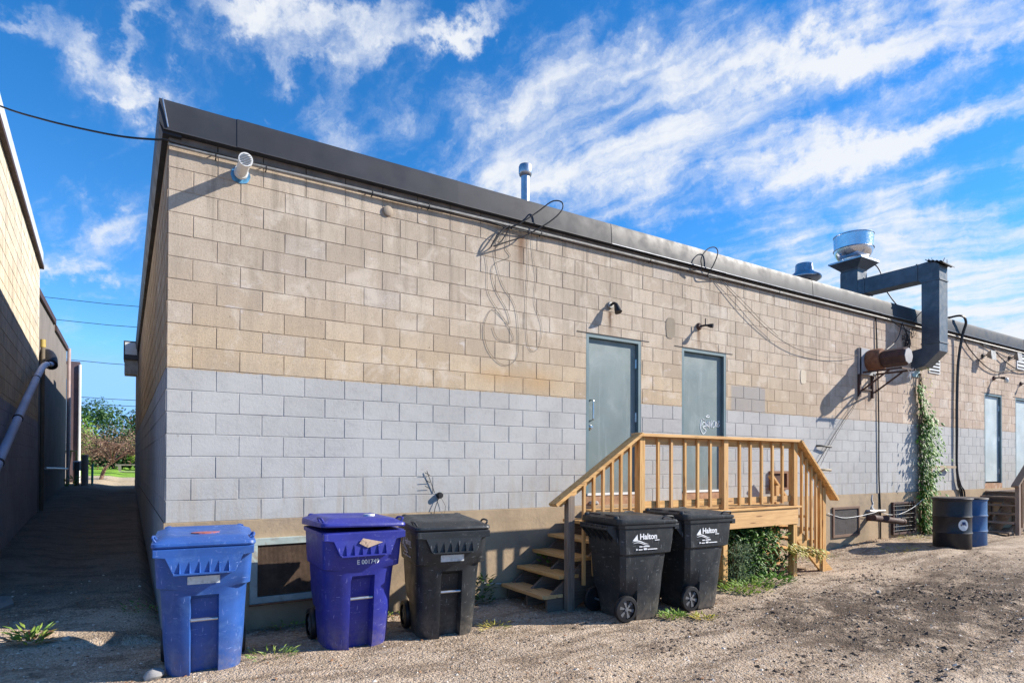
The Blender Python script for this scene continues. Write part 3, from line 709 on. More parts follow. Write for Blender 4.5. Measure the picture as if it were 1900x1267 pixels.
o = MB().tube(smooth_path([(3.55, -.05, 3.42), (3.4, -.06, 3.2), (3.36, -.07, 3.16), (3.44, -.08, 3.3), (3.56, -.08, 3.42), (3.62, -.07, 3.44), (3.5, -.06, 3.24), (3.38, -.09, 3.15), (3.55, -.1, 3.23), (3.8, -.12, 3.35), (4.1, -.2, 3.55), (4.27, -.24, 3.72), (4.28, -.24, 3.83), (4.16, -.2, 3.83), (3.98, -.15, 3.68), (3.75, -.11, 3.5), (3.63, -.06, 3.43), (3.9, -.05, 3.44), (4.4, -.045, 3.46)], 6), .008, 8).build('cable_loop', m_black, None, smooth=True)
tag(o, 'black cable coiled in a long loop over the roof edge beside the flue', 'cable', 'loops of black cable on the roof edge')
o = MB().tube(smooth_path([(6.75, -.05, 3.46), (6.98, -.11, 3.50), (6.95, -.14, 3.62), (6.99, -.15, 3.72), (7.12, -.15, 3.83), (7.25, -.16, 3.86), (7.29, -.17, 3.78), (7.23, -.14, 3.6), (7.17, -.08, 3.45), (7.3, -.05, 3.44), (7.46, -.045, 3.46)], 6), .008, 8).build('cable_loop', m_black, None, smooth=True)
tag(o, 'single small black cable loop standing above the silvery part of the roof edge', 'cable', 'loops of black cable on the roof edge')
mb = MB()
mb.tube(smooth_path([(3.64, -.009, 3.44), (3.60, -.009, 3.2), (3.66, -.009, 3.1), (3.42, -.009, 2.95), (3.44, -.009, 2.7), (3.62, -.009, 2.43), (3.65, -.009, 2.27), (3.42, -.009, 2.42), (3.30, -.009, 2.2), (3.34, -.009, 1.95), (3.48, -.009, 1.8), (3.62, -.009, 1.76), (3.76, -.009, 1.86), (3.79, -.009, 2.1), (3.74, -.009, 2.5), (3.55, -.009, 2.75), (3.44, -.009, 3.1), (3.5, -.009, 3.22), (3.56, -.009, 3.4)], 5), .0022, 5)
mb.tube(smooth_path([(3.98, -.009, 3.44), (4.0, -.009, 3.2), (4.05, -.009, 2.9), (4.03, -.009, 2.6), (4.14, -.009, 2.3), (4.1, -.009, 2.05), (4.0, -.009, 1.97), (3.92, -.009, 2.1), (3.9, -.009, 2.6), (3.93, -.009, 3.0), (3.92, -.009, 3.42)], 5), .0018, 5)
mb.tube(smooth_path([(3.3, -.009, 3.1), (3.34, -.009, 2.9), (3.36, -.009, 2.6), (3.6, -.009, 2.3), (3.72, -.009, 2.08), (3.5, -.009, 2.07), (3.42, -.009, 2.2)], 5), .0018, 5)
o = mb.build('hanging_wire', mat('thin_wire', (.07, .06, .055), .6), None); tag(o, 'tangle of thin dark wires hanging in loops on the tan block wall', 'wire')
mb = MB(); mb.tube(smooth_path([(7.46, -.04, 3.46), (7.75, -.05, 3.28), (8.1, -.06, 3.08), (8.5, -.06, 2.87), (8.95, -.06, 2.69), (9.5, -.06, 2.56), (10.2, -.05, 2.51), (10.9, -.05, 2.55), (11.45, -.05, 2.65)], 5), .0045, 6)
mb.tube(smooth_path([(7.5, -.04, 3.46), (8.05, -.05, 3.18), (8.5, -.06, 2.93), (8.95, -.06, 2.72)], 5), .003, 5)
o = mb.build('hanging_wire', mat('thin_wire', (.07, .06, .055), .6), None); tag(o, 'long sagging dark wire from the roof edge to the rusty motor', 'wire')
mb = MB(); mb.tube(smooth_path([(11.53, -.05, 1.95), (11.3, -.05, 1.7), (10.95, -.05, 1.4), (10.6, -.05, 1.08), (10.3, -.05, .78), (10.05, -.05, .55)], 5), .006, 6)
mb.tube(smooth_path([(11.50, -.05, 1.9), (11.25, -.05, 1.6), (10.9, -.05, 1.3), (10.5, -.05, .9), (10.2, -.05, .55)], 5), .004, 5)
o = mb.build('hanging_wire', mat('thin_wire', (.07, .06, .055), .6), None); tag(o, 'pair of wires slanting down from the motor bracket towards the right handrail', 'wire')
mb = MB(); mb.tube(smooth_path([(12.14, -.02, 3.5), (12.17, -.025, 2.9), (12.21, -.02, 2.29), (12.23, -.025, 1.4), (12.24, -.02, .37), (12.27, -.03, -.3), (12.28, -.03, -.92)], 5), .013, 6)
o = mb.build('vertical_cable', m_black, None); tag(o, 'straight black cable running down the wall left of the vine', 'cable')
mb = MB()
for k, (dx, r_) in enumerate(((0, .023), (.04, .017), (-.03, .013))):
    mb.tube(smooth_path([(15.45 - dx * 4, 0.3, 3.88), (15.5 + dx, -.12, 3.93), (15.66 + dx, -.18, 3.80), (15.66 + dx, -.11, 3.5), (15.58 + dx, -.06, 2.9), (15.53 + dx, -.05, 2.06), (15.52 + dx, -.05, 1.33), (15.52 + dx * .6, -.05, .5), (15.60 + dx * 2, -.06, .12), (15.75 + dx * 3, -.06, -.05), (15.8 + dx * 3, -.05, -.5)], 6), r_, 7)
o = mb.build('cable_bundle', m_black, None, smooth=True); tag(o, 'thick bundle of black cables down the wall right of the vine', 'cable')
mb = MB()
mb.tube(smooth_path([(15.9, -.05, 3.44), (16.15, -.05, 3.28), (16.6, -.05, 3.08), (17.2, -.05, 2.9), (17.8, -.05, 2.86), (18.6, -.05, 2.98), (19.3, -.05, 3.0), (20, -.05, 3.1)], 5), .012, 5)
mb.tube(smooth_path([(16.9, -.05, 3.44), (17.4, -.05, 3.4), (18.0, -.05, 3.2), (18.7, -.05, 3.05), (19.4, -.05, 3.0), (20.5, -.05, 3.15)], 5), .012, 5)
mb.tube(smooth_path([(16.9, -.05, 3.46), (17.6, -.05, 3.46), (18.4, -.05, 3.36), (19.0, -.05, 3.36)], 5), .008, 5)
o = mb.build('hanging_wire', m_black, None); tag(o, 'drooping black wires around the floodlights at the right end of the wall', 'wire')

# spotlights above the doors
def round_light(x, z, label):
    o = thing('wall_light', (x, 0, z), label, 'lamp', 'lamps on the block wall')
    MB().lathe((x, 0, z + .03), [(0.0, -.0), (.050, 0), (.050, .02), (.04, .03), (0, .031)], 20, 'Y').build('wall_plate', m_pipe, o, smooth=True)
    MB().tube(smooth_path([(x, -.02, z + .03), (x + .01, -.07, z + .05), (x + .02, -.11, z + .02), (x + .02, -.12, z - .02)], 4), .018, 10).build('arm', m_blkmet, o, smooth=True)
    h = MB(); h.tube([(x + .02, -.10, z + .035), (x + .022, -.13, z - .045), (x + .024, -.15, z - .09)], [.026, .044, .052], 18); h.build('lamp_head', m_blkmet, o, smooth=True)
round_light(5.28, 2.70, 'black cowled lamp with silver base above the left steel door')
def spot(x, z, label, sgn=1):
    o = thing('wall_light', (x, 0, z), label, 'lamp', 'lamps on the block wall')
    MB().lathe((x, 0, z), [(0, 0), (.055, 0), (.055, .018), (.04, .04), (0, .041)], 18, 'Y').build('wall_plate', m_drust, o, smooth=True)
    a = MB(); a.tube([(x, -.03, z), (x + .03, -.09, z + .005), (x + .06, -.16, z)], .016, 8); a.tube([(x + .035, -.10, z + .0), (x + .035, -.10, z + .11)], .008, 6); a.build('arm', m_blkmet, o, smooth=True)
    h = MB(); h.tube([(x + .05, -.13, z), (x + .075, -.17, z - .01), (x + .09, -.20, z - .015)], [.02, .032, .034], 12); h.build('lamp_holder', m_blkmet, o, smooth=True)
    return o
spot(7.06, 2.66, 'bare black lamp holder with an upright prong above the graffitied door')
s3 = spot(17.62, 2.70, 'black lamp holder with a clear bulb above the third steel door')
MB().lathe((17.74, -.22, 2.62), [(0, -.06), (.04, -.045), (.055, 0), (.04, .05), (.025, .07)], 12, 'Z').build('bulb', mat('bulb_glass', (.75, .72, .62), .2), s3, smooth=True)
spot(19.25, 2.68, 'black lamp holder at the right picture edge above the last door')
def flood(x, z, label):
    o = thing('floodlight', (x, 0, z), label, 'lamp', 'floodlights under the roof edge')
    MB().box(x - .04, x + .04, -.03, 0, z - .05, z + .05).build('wall_plate', m_blkmet, o)
    MB().tube([(x, -.03, z), (x, -.12, z + .02)], .015, 8).build('arm', m_blkmet, o)
    h = MB(); h.rings([[(x - .06, -.12, z - .05), (x + .06, -.12, z - .05), (x + .06, -.12, z + .06), (x - .06, -.12, z + .06)], [(x - .13, -.24, z - .12), (x + .13, -.24, z - .12), (x + .13, -.22, z + .10), (x - .13, -.22, z + .10)]]); h.build('lamp_head', m_pipe, o)
flood(17.0, 3.18, 'grey square floodlight under the roof edge left of the other one')
flood(18.55, 3.28, 'grey square floodlight nearest the right picture edge')

# small marks and fittings
o = MB().lathe((2.09, 0, 3.31), [(0, 0), (.055, 0), (.055, .018), (.05, .022), (0, .0225)], 20, 'Y').build('pipe_cap', mat('cap_paint', (.36, .29, .22), .8, bump=.5, bscale=60), None, smooth=True)
tag(o, 'round tan painted cap on an upper block left of the wire tangle', 'cap')
o = thing('wall_spike_light', (2.72, 0, .19), 'small black wall fitting with barbed stalk and hanging wire above the grey bin', 'fitting')
MB().lathe((2.72, 0, .19), [(0, 0), (.035, 0), (.038, .03), (.03, .055), (0, .056)], 14, 'Y').build('knob', m_black, o, smooth=True)
mb = MB(); mb.tube([(2.66, -.012, .22), (2.56, -.02, .47)], .004, 5)
for z in (.27, .34, .42): mb.tube([(2.60, -.015, z), (2.53, -.04, z + .03)], .004, 4)
mb.tube(smooth_path([(2.71, -.02, .17), (2.66, -.03, .05), (2.64, -.03, -.05)], 4), .004, 5); mb.tube(smooth_path([(2.73, -.02, .17), (2.79, -.03, .06), (2.77, -.03, -.02)], 4), .002, 5); mb.build('stalk', m_blkmet, o)
def plaque(x, z, w, h, m, label, name='wall_patch'):
    mb = MB(); ring = []
    for k in range(18):
        a = 2 * math.pi * k / 18; r_ = 1 + .16 * noise.noise(Vector((math.cos(a) * 1.5, math.sin(a) * 1.5, x))); ring.append((x + math.copysign(abs(math.cos(a)) ** .6, math.cos(a)) * w / 2 * r_, z + math.copysign(abs(math.sin(a)) ** .6, math.sin(a)) * h / 2 * r_))
    mb.rings([[(a, .0, c) for a, c in ring], [(a, -.007, c) for a, c in ring]]); o = mb.build(name, m, None); tag(o, label, 'patch')
plaque(6.45, 2.57, .19, .30, mat('grey_mortar', (.30, .25, .19), .95, bump=1, bscale=40), 'rough grey mortar patch on the wall between the two door lamps')
plaque(9.75, 2.11, .17, .24, mat('cream_mortar', (.60, .52, .40), .9, bump=1, bscale=30), 'small cream mortar patch on the wall left of the rusty motor')
def louvre(x0, x1, z0, z1, label):
    o = thing('louvre_vent', ((x0 + x1) / 2, 0, z0), label, 'vent', 'white louvre vents')
    MB().box(x0, x1, -.02, 0, z0, z1).build('housing', m_white, o, bevel=.004)
    mb = MB()
    for k in range(4):
        z = lerp(z0, z1, (k + .6) / 4.2); mb.box(x0 + .04, x1 - .04, -.0235, -.0195, z - .018, z + .018)
    mb.build('slot', m_dark, o)
louvre(14.32, 14.82, 2.56, 2.86, 'small white louvre vent partly hidden behind the elbow of the duct')
louvre(19.0, 19.5, 3.05, 3.45, 'white louvre vent at the right picture edge below the roof line')
o = thing('vent_box', (9.0, 0, .15), 'brown wood-framed vent box on the grey wall behind the deck railing', 'vent')
mb = MB()
for q in ((8.78, 9.25, .41, .45), (8.78, 9.25, .13, .17), (8.78, 8.82, .17, .41), (9.21, 9.25, .17, .41)): mb.box(q[0], q[1], -.05, 0, q[2], q[3])
mb.build('frame', mat('brown_wood', (.26, .13, .07), .8), o); MB().box(8.82, 9.21, -.02, -.001, .17, .41).build('panel', mat('brown_dark', (.11, .05, .035), .8, var=.3, vscale=10), o)
def bar(pts, r_, m, label, name='wall_bracket'):
    mb = MB(); mb.tube(pts, r_, 8); o = mb.build(name, m, None, smooth=True); return tag(o, label, 'bracket')
bar([(10.15, 0, .90), (10.2, -.06, .90), (10.48, -.08, .88)], .018, m_blkmet, 'grey metal bracket arm on the wall above the right handrail')
bar([(10.25, 0, .47), (10.3, -.06, .47), (10.48, -.07, .46)], .022, mat('tan_pipe', (.45, .35, .22), .6), 'short tan pipe stub on the wall beside the right handrail')
o = thing('wall_handrail', (14.2, 0, 0), 'short wooden handrail with angled prop on the wall behind the vine', 'handrail')
MB().beam((14.2, -.1, .53), (15.3, -.1, .52), .05, .05).build('rail', mat('old_wood', (.40, .30, .20), .8), o); MB().box(14.17, 14.22, -.12, -.07, -.25, .52).build('post', mat('old_wood', (.40, .30, .20), .8), o)
MB().beam((14.9, -.1, .50), (14.75, -.0, .38), .03, .03).build('prop', mat('old_wood', (.40, .30, .20), .8), o)
o = thing('drain_pipe', (12.0, 0, -.8), 'rusty brown pipe sticking out of the foundation above the gravel', 'pipe')
MB().tube([(11.83, 0, -.47), (11.83, -.25, -.46), (11.55, -.5, -.42)], .055, 12).build('elbow', m_drust, o, smooth=True)
MB().tube([(11.25, -.42, -.41), (12.3, -.42, -.53)], .058, 14).build('pipe', m_drust, o, smooth=True)
MB().tube([(12.28, -.42, -.528), (12.34, -.42, -.535)], .066, 14).build('collar', m_drust, o, smooth=True)
o = MB().tube([(11.78, -.015, -.33), (11.80, -.06, -.33), (12.35, -.07, -.345), (12.37, -.015, -.345)], .028, 8).build('grab_bar', m_pipe, None, smooth=True)
tag(o, 'short grey bar fixed to the foundation above the rusty pipe', 'bar')
mb = MB(); mb.tube(smooth_path([(10.45, -.03, -.32), (10.9, -.04, -.42), (11.4, -.04, -.42), (11.9, -.1, -.36), (12.1, -.08, -.34), (12.5, -.05, -.42), (12.9, -.06, -.44), (13.4, -.1, -.32), (13.8, -.12, -.15)], 6), .0055, 6)
o = mb.build('white_wire', m_white, None, smooth=True); tag(o, 'thin white wire strung along the foundation to the foot of the vine', 'wire')
mb = MB(); mb.tube(smooth_path([(2.9, -.06, -.70), (3.15, -.05, -.78), (3.3, -.05, -.86), (3.6, -.05, -.9)], 5), .004, 6)
o = mb.build('white_wire', m_white, None, smooth=True); tag(o, 'thin white wire low on the foundation left of the wooden stairs', 'wire')
bk = mat('old_grey', (.33, .32, .31), .9, bump=.8, bscale=30)
o = MB().lathe((4.98, -.03, .03), [(.0, -.03), (.06, -.02), (.07, .0), (.05, .03), (0, .035)], 9, 'Z').build('rock', bk, None); tag(o, 'small grey lump on the foundation ledge under the left door', 'rock')

# motor on its bracket
o = thing('blower_motor', (11.75, 0, 1.85), 'rusty blower motor on a black angle iron bracket beside the duct', 'motor')
MB().box(11.50, 12.10, -.05, -.004, 2.30, 2.80).build('mounting_plate', mat('plate_grey', (.34, .35, .37), .6, var=.1, vscale=8), o)
MB().lathe((11.86, 0, 2.575), [(.0, .05), (.205, .05), (.215, .08), (.215, .27), (.19, .30), (0, .31)], 28, 'Y').build('fan_housing', m_rust, o, smooth=True)
MB().lathe((11.86, 0, 2.575), [(.0, .30), (.165, .31), (.175, .36), (.175, .70), (.155, .735), (0, .736)], 8, 'Y').build('motor_body', m_drust, o)
MB().lathe((11.86, 0, 2.575), [(.0, .739), (.150, .739), (.145, .748), (0, .75)], 8, 'Y').build('end_cap', mat('cap_grey', (.40, .38, .37), .5, var=.1), o)
b_ = MB()
for x in (11.53, 12.0): b_.box(x - .025, x + .025, -.05, -.0, 1.86, 2.80 if x < 11.9 else 2.34)
br = b_.build('bracket', m_drust, o)
mb = MB()
for x in (11.62, 12.1):
    mb.beam((x, -.0, 2.335), (x, -.75, 2.335), .04, .03)
    mb.beam((x, -.01, 1.98), (x, -.52, 2.32), .03, .025)
mb.beam((11.6, -.72, 2.335), (12.12, -.72, 2.335), .03, .03); mb.beam((11.53, -.02, 2.02), (12.05, -.02, 2.02), .03, .03)
sub('brace', mb, m_drust, br)
mb = MB()
for k in range(16):
    a = random.uniform(0, 6.28); l = random.uniform(.05, .13); mb.tube([(12.0, -.70, 2.28), (12.0 + math.cos(a) * l, -.70 + random.uniform(-.05, .05), 2.26 + math.sin(a) * l)], .007, 4)
mb.build('frayed_wire', m_white, o)

# the big kitchen duct with its rooftop fan
DX0, DX1 = 13.57, 13.93
o = thing('exhaust_duct', (13.75, -.3, 2.6), 'large dark sheet metal duct leaving the wall and bending over the roof edge', 'duct')
el = MB().prism([(.01, 2.95), (.01, 2.56), (-.24, 2.60), (-.53, 2.88), (-.53, 3.06), (-.20, 3.06), (-.20, 2.98)], DX0 + .003, DX1 - .003, 'YZ'); el.build('elbow', m_duct, o, bevel=.004)
MB().box(DX0, DX1, -.53, -.20, 3.063, 4.34).build('riser', m_duct, o, bevel=.004)
MB().prism([(-.53, 4.343), (-.20, 4.343), (-.12, 4.40), (-.12, 4.735), (-.40, 4.75), (-.53, 4.64)], DX0 + .003, DX1 - .003, 'YZ').build('top_elbow', m_duct, o, bevel=.004)
MB().box(DX0, DX1, -.117, 1.10, 4.40, 4.735).build('horizontal_run', m_duct, o, bevel=.004)
mb = MB()
for z in (3.06, 4.34): mb.box(DX0 - .012, DX1 + .012, -.545, -.188, z - .012, z + .014)
mb.box(DX0 - .012, DX1 + .012, -.13, -.10, 4.388, 4.748); mb.box(DX0 - .012, DX1 + .012, .95, .98, 4.388, 4.748); mb.build('flange', mat('duct_flange', (.13, .15, .17), .5, metal=.3), o)
mb = MB(); v0 = len(mb.v)
fl = []
for k in range(10):
    y = lerp(-.62, -.30, k / 9)
    fl.append((y, 4.66 + .11 * k / 9 + (.02 if k % 2 else 0)))
mb.rings([[(DX0 - .06, y, z) for y, z in fl] + [(DX0 - .06, y, z - .02) for y, z in reversed(fl)], [(DX1 + .1, y, z - .03) for y, z in fl] + [(DX1 + .1, y, z - .05) for y, z in reversed(fl)]])
for k in range(7): x = random.uniform(DX0 - .05, DX1 + .08); y = random.uniform(-.6, -.34); mb.tube([(x, y, 4.70), (x + random.uniform(-.03, .03), y + random.uniform(-.03, .03), 4.80)], .006, 4)
mb.build('torn_flashing', m_blkmet, o)
MB().box(13.60, 13.90, -.02, .02, 2.42, 2.56).build('patch_plate', mat('pale_blue_plate', (.35, .50, .54), .6), o)
mb = MB()
for k in range(26):
    a = Vector((13.35 + random.uniform(-.18, .15), -.05, 3.0 + random.uniform(-.25, .3))); pts = [a]
    for j in range(4): a = a + Vector((random.uniform(-.09, .09), random.uniform(-.02, .02), random.uniform(-.09, .09))); a.y = min(a.y, -.02); pts.append(a)
    mb.tube(smooth_path(pts, 3), .006, 4)
for P_ in ([(13.1, -.05, 3.48), (12.95, -.06, 3.2), (12.7, -.08, 3.0), (12.4, -.1, 2.85), (12.15, -.15, 2.75)], [(13.1, -.05, 3.48), (13.3, -.06, 3.2), (13.4, -.05, 3.0)], [(12.6, -.05, 3.5), (12.9, -.06, 3.4), (13.5, -.06, 3.3)], [(13.4, -.1, 3.5), (13.6, -.14, 3.7), (13.8, -.12, 3.8)]):
    mb.tube(smooth_path(P_, 5), .009, 5)
w_ = mb.build('tangled_wire', m_blkmet, None); tag(w_, 'snarl of dark wires on the wall in the shadow beside the duct', 'wire')
o = thing('exhaust_fan', (13.77, 1.3, 3.7), 'shiny spun metal upblast exhaust fan on a square flared base on the roof', 'exhaust fan')
MB().box(13.57, 13.97, 1.103, 1.50, 3.71, 4.98).build('curb', m_duct, o, bevel=.004)
def sq(h, z, cx=13.77, cy=1.30): return [(cx - h, cy - h, z), (cx + h, cy - h, z), (cx + h, cy + h, z), (cx - h, cy + h, z)]
MB().rings([sq(.19, 4.985), sq(.20, 5.02), sq(.37, 5.17)]).build('flared_base', m_duct, o, bevel=.003)
MB().rings([sq(.385, 5.173), sq(.385, 5.21), sq(.30, 5.24)]).build('base_plate', m_galv, o, bevel=.004)
bw = MB().lathe((13.77, 1.30, 0), [(.26, 5.22), (.27, 5.28), (.33, 5.32), (.385, 5.40), (.40, 5.47), (.405, 5.49)], 40).build('bowl', m_bright, o, smooth=True)
MB().lathe((13.77, 1.30, 0), [(.405, 5.492), (.425, 5.50), (.405, 5.512), (.405, 5.53), (.412, 5.80), (.425, 5.81), (.425, 5.825), (.405, 5.825), (.395, 5.80), (.39, 5.52), (.20, 5.45)], 40).build('windband', m_bright, o, smooth=True, angle=50)
MB().tube(smooth_path([(14.12, 1.05, 5.17), (14.2, 1.0, 5.12), (14.2, .9, 4.9), (14.1, .8, 4.6), (14.15, .6, 4.2), (14.2, .35, 3.84)], 5), .014, 6).build('power_cord', m_black, o, smooth=True)
o = thing('roof_vent', (13.27, 2.2, 3.7), 'round metal roof vent with conical brim left of the exhaust fan', 'vent')
MB().lathe((13.27, 2.2, 0), [(.16, 3.70), (.16, 4.95), (.30, 4.93), (.38, 4.98), (.385, 5.01), (.36, 5.05), (.24, 5.12), (.20, 5.17), (.19, 5.32), (.18, 5.34), (0, 5.345)], 36).build('hood', m_galv, o, smooth=True, angle=50)
o = thing('flue_stack', (4.54, 1.0, 3.7), 'slim galvanised flue pipe with round cap behind the roof edge', 'flue')
MB().lathe((4.54, 1.0, 0), [(.062, 3.70), (.062, 4.72)], 20, cap1=True).build('pipe', m_galv, o, smooth=True)
MB().lathe((4.54, 1.0, 0), [(.055, 4.72), (.088, 4.735), (.098, 4.77), (.098, 4.86), (.088, 4.885), (.05, 4.895), (0, 4.896)], 24).build('cap', m_galv, o, smooth=True, angle=50)
o = thing('sign_box', (-.36, 12.7, 2.9), 'dark box with a white face hanging off the side wall near its far end', 'box')
MB().box(-.52, -.19, 12.5, 13.2, 3.28, 3.76).build('case', mat('dark_box', (.05, .05, .06), .5), o); MB().box(-.49, -.22, 12.485, 12.499, 3.40, 3.72).build('face_panel', m_white, o); MB().box(-.50, -.20, 12.6, 13.1, 2.90, 3.277).build('lower_case', m_pipe, o)

# ------------------------------------------------------------------ wooden decks with stairs
def lumber(tagname, c1, c2, weather):
    return [wood(tagname + a, c1, c2, a, weather) for a in 'XYZ']


def make_deck(dx, W3, label, group, full=True):
    wx, wy, wz = W3[:3]
    o = thing('wooden_deck', (6.4 + dx, -.5, -1.08), label, 'deck', group)
    YF = -1.0; DT = -.045
    def X(v): return v + dx
    bv = .004
    # decking boards run along the wall
    for k in range(7):
        y0 = -0.03 - k * .146; MB().box(X(4.80), X(8.09), y0 - .140 if k < 6 else YF - .03, y0, DT - .028, DT).build('deck_board', wx, o, bevel=bv)
    MB().box(X(4.86), X(8.03), YF - .012, YF + .026, DT - .265, DT - .032).build('rim_joist', wx, o, bevel=bv)
    MB().box(X(4.86), X(4.90), YF + .03, -.03, DT - .265, DT - .032).build('side_joist', wy, o, bevel=bv)
    MB().box(X(7.99), X(8.03), YF + .03, -.03, DT - .265, DT - .032).build('side_joist', wy, o, bevel=bv)
    for x in (5.5, 6.1, 6.75, 7.4): MB().box(X(x), X(x + .038), YF + .03, -.03, DT - .265, DT - .032).build('joist', wy, o)
    # posts below
    for x in (4.90, 6.385, 7.93):
        MB().box(X(x), X(x + .089), YF + .0, YF + .09, ground_z(x, YF) - .05, DT - .268).build('post', wz, o, bevel=bv)
        MB().box(X(x), X(x + .089), -.14, -.05, -1.2, DT - .268).build('post', wz, o, bevel=bv)
    # railing
    for x in (4.868, 6.385, 7.925):
        MB().box(X(x), X(x + .089), YF - .012, YF + .077, DT + .003, .882).build('railing_post', wz, o, bevel=bv)
    MB().box(X(4.83), X(8.05), YF - .05, YF + .095, .885, .923).build('top_rail', wx, o, bevel=bv)
    for a, c in ((4.96, 6.382), (6.477, 7.922)):
        MB().box(X(a), X(c), YF + .034, YF + .072, .793, .882).build('rail', wx, o, bevel=.002)
        MB().box(X(a), X(c), YF + .034, YF + .072, .02, .105).build('rail', wx, o, bevel=.002)
    for x in (5.195, 5.422, 5.664, 5.900, 6.139, 6.729, 6.957, 7.205, 7.448, 7.678):
        MB().rings([[(X(x) - .017, YF - .003, .0), (X(x) + .017, YF - .003, .0), (X(x) + .017, YF + .031, .0), (X(x) - .017, YF + .031, .0)],
                    [(X(x) - .017, YF - .003, .845), (X(x) + .017, YF - .003, .845), (X(x) + .017, YF + .031, .845), (X(x) - .017, YF + .031, .845)],
                    [(X(x) - .012, YF + .012, .872), (X(x) + .012, YF + .012, .872), (X(x) + .012, YF + .031, .875), (X(x) - .012, YF + .031, .875)]]).build('baluster', wz, o)
    # left stairs, five treads
    TR = [(3.52, -.885), (3.74, -.685), (3.97, -.505), (4.20, -.325), (4.44, -.15)]
    for i, (x, z) in enumerate(TR):
        MB().box(X(x), X(x + .275), YF + .07, -.06, z - .038, z).build('tread', wy, o, bevel=bv)
    for y in (-.10, -.50, YF + .11):
        mb = MB(); pts = [(4.86, -.31), (4.86, -.60), (3.86, -1.13), (3.60, -1.13), (3.60, -.927)]
        mb.prism([(X(a), c) for a, c in pts] + [(X(4.60), -.20)], y - .019, y + .019); mb.build('stringer', W3[3] if len(W3) > 3 else wx, o)
    # newel, handrail, balusters of the left flight
    MB().box(X(3.805), X(3.895), YF - .012, YF + .065, -1.12, .20).build('newel_post', W3[4] if len(W3) > 4 else wz, o, bevel=bv)
    sl = (.905 - .115) / (4.86 - 3.62)
    MB().beam((X(3.60), YF - .005, .105), (X(4.875), YF - .005, .105 + sl * 1.275), .14, .038).build('handrail', wx, o, bevel=bv)
    MB().beam((X(3.72), YF + .05, .115), (X(4.865), YF + .05, .115 + sl * 1.145), .034, .085).build('rail', wx, o, bevel=bv)
    for x in (4.041, 4.182, 4.320, 4.456, 4.591, 4.735):
        z1 = .105 + sl * (x - 3.60) - .03; z0 = z1 - 1.16
        MB().box(X(x) - .017, X(x) + .017, YF - .003, YF + .031, z0, z1).build('baluster', wz, o, bevel=.002)
    # right stairs
    TL = [(8.05, -.20), (8.28, -.40), (8.50, -.60), (8.72, -.80)]
    for x, z in TL: MB().box(X(x), X(x + .27), YF + .07, -.10, z - .038, z).build('tread', wy, o, bevel=bv)
    for y in (-.13, YF + .05):
        MB().prism([(X(8.033), -.32), (X(8.033), -.54), (X(8.74), -1.12), (X(8.98), -1.12), (X(8.98), -1.06)], y - .019, y + .019).build('stringer', wx, o)
    sr = (.905 - .03) / (8.97 - 8.03)
    for y in (YF - .005, -.16):
        top = 8.03 if y < -.5 else 8.1
        if y < -.5: MB().beam((X(8.03), y, .905), (X(8.985), y, .905 - sr * .955), .14, .038).build('handrail', wx, o, bevel=bv)
        else: MB().beam((X(8.60), y, .905 - sr * .57), (X(8.985), y, .905 - sr * .955), .09, .038).build('handrail', wx, o, bevel=bv)
        yo = y + .055 if y < -.5 else y
        MB().box(X(8.68), X(8.769), yo - .045, yo + .044, -1.10, .905 - sr * .72 - .02).build('newel_post', wz, o, bevel=bv)
    MB().beam((X(8.02), YF + .05, .87), (X(8.68), YF + .05, .87 - sr * .66), .034, .085).build('rail', wx, o, bevel=bv)
    for x in (8.15, 8.27, 8.39, 8.51, 8.62):
        z1 = .905 - sr * (x - 8.03) - .03
        MB().box(X(x) - .017, X(x) + .017, YF - .003, YF + .031, z1 - 1.22, z1).build('baluster', wz, o, bevel=.002)
    return o


Wn = lumber('new_lumber_', (0.70, 0.425, 0.17), (0.54, 0.285, 0.09), 0.08)
Wn += [wood('grey_lumber', (0.20, 0.16, 0.13), (0.13, 0.10, 0.08), 'X', .5), wood('grey_lumber_z', (0.26, 0.21, 0.17), (0.17, 0.13, 0.10), 'Z', .4)]
make_deck(0, Wn, 'new golden lumber deck with railing and stairs in front of the two left doors', 'wooden decks with stairs')
Wo = lumber('old_lumber_', (0.34, 0.25, 0.18), (0.24, 0.17, 0.12), 0.5)
make_deck(12.24, Wo, 'weathered brown wooden deck and stairs behind the drums at the right edge', 'wooden decks with stairs')

# ------------------------------------------------------------------ wheeled bins
def rect_ring(hw, yf, yb, rc, z, notch=0.0, well=0.0):
    """rounded rectangle, front (yf<0) with a central recess 'notch' deep, rear corners cut by 'well' for the wheels"""
    p = []
    def arc(cx, cy, a0, a1, r, n=4):
        for k in range(n + 1): a = R(lerp(a0, a1, k / n)); p.append((cx + math.cos(a) * r, cy + math.sin(a) * r, z))
    nw = .088
    p.append((-nw - .012, yf, z)); p.append((-nw, yf + notch, z)); p.append((nw, yf + notch, z)); p.append((nw + .012, yf, z))
    arc(hw - rc, yf + rc, -90, 0, rc)
    p.append((hw, .09, z)); p.append((hw - well, .10, z))
    p.append((hw - well, yb - .05 + .0 * rc, z)); p.append((hw - well - .04, yb, z))
    p.append((-hw + well + .04, yb, z)); p.append((-hw + well, yb - .05, z))
    p.append((-hw + well, .10, z)); p.append((-hw, .09, z))
    arc(-hw + rc, yf + rc, 180, 270, rc)
    return p


def rr(hw, yf, yb, rc, z, n=4):
    p = []
    for cx, cy, a0 in ((hw - rc, yf + rc, -90), (hw - rc, yb - rc, 0), (-hw + rc, yb - rc, 90), (-hw + rc, yf + rc, 180)):
        for k in range(n + 1): a = R(a0 + 90 * k / n); p.append((cx + math.cos(a) * rc, cy + math.sin(a) * rc, z))
    return p


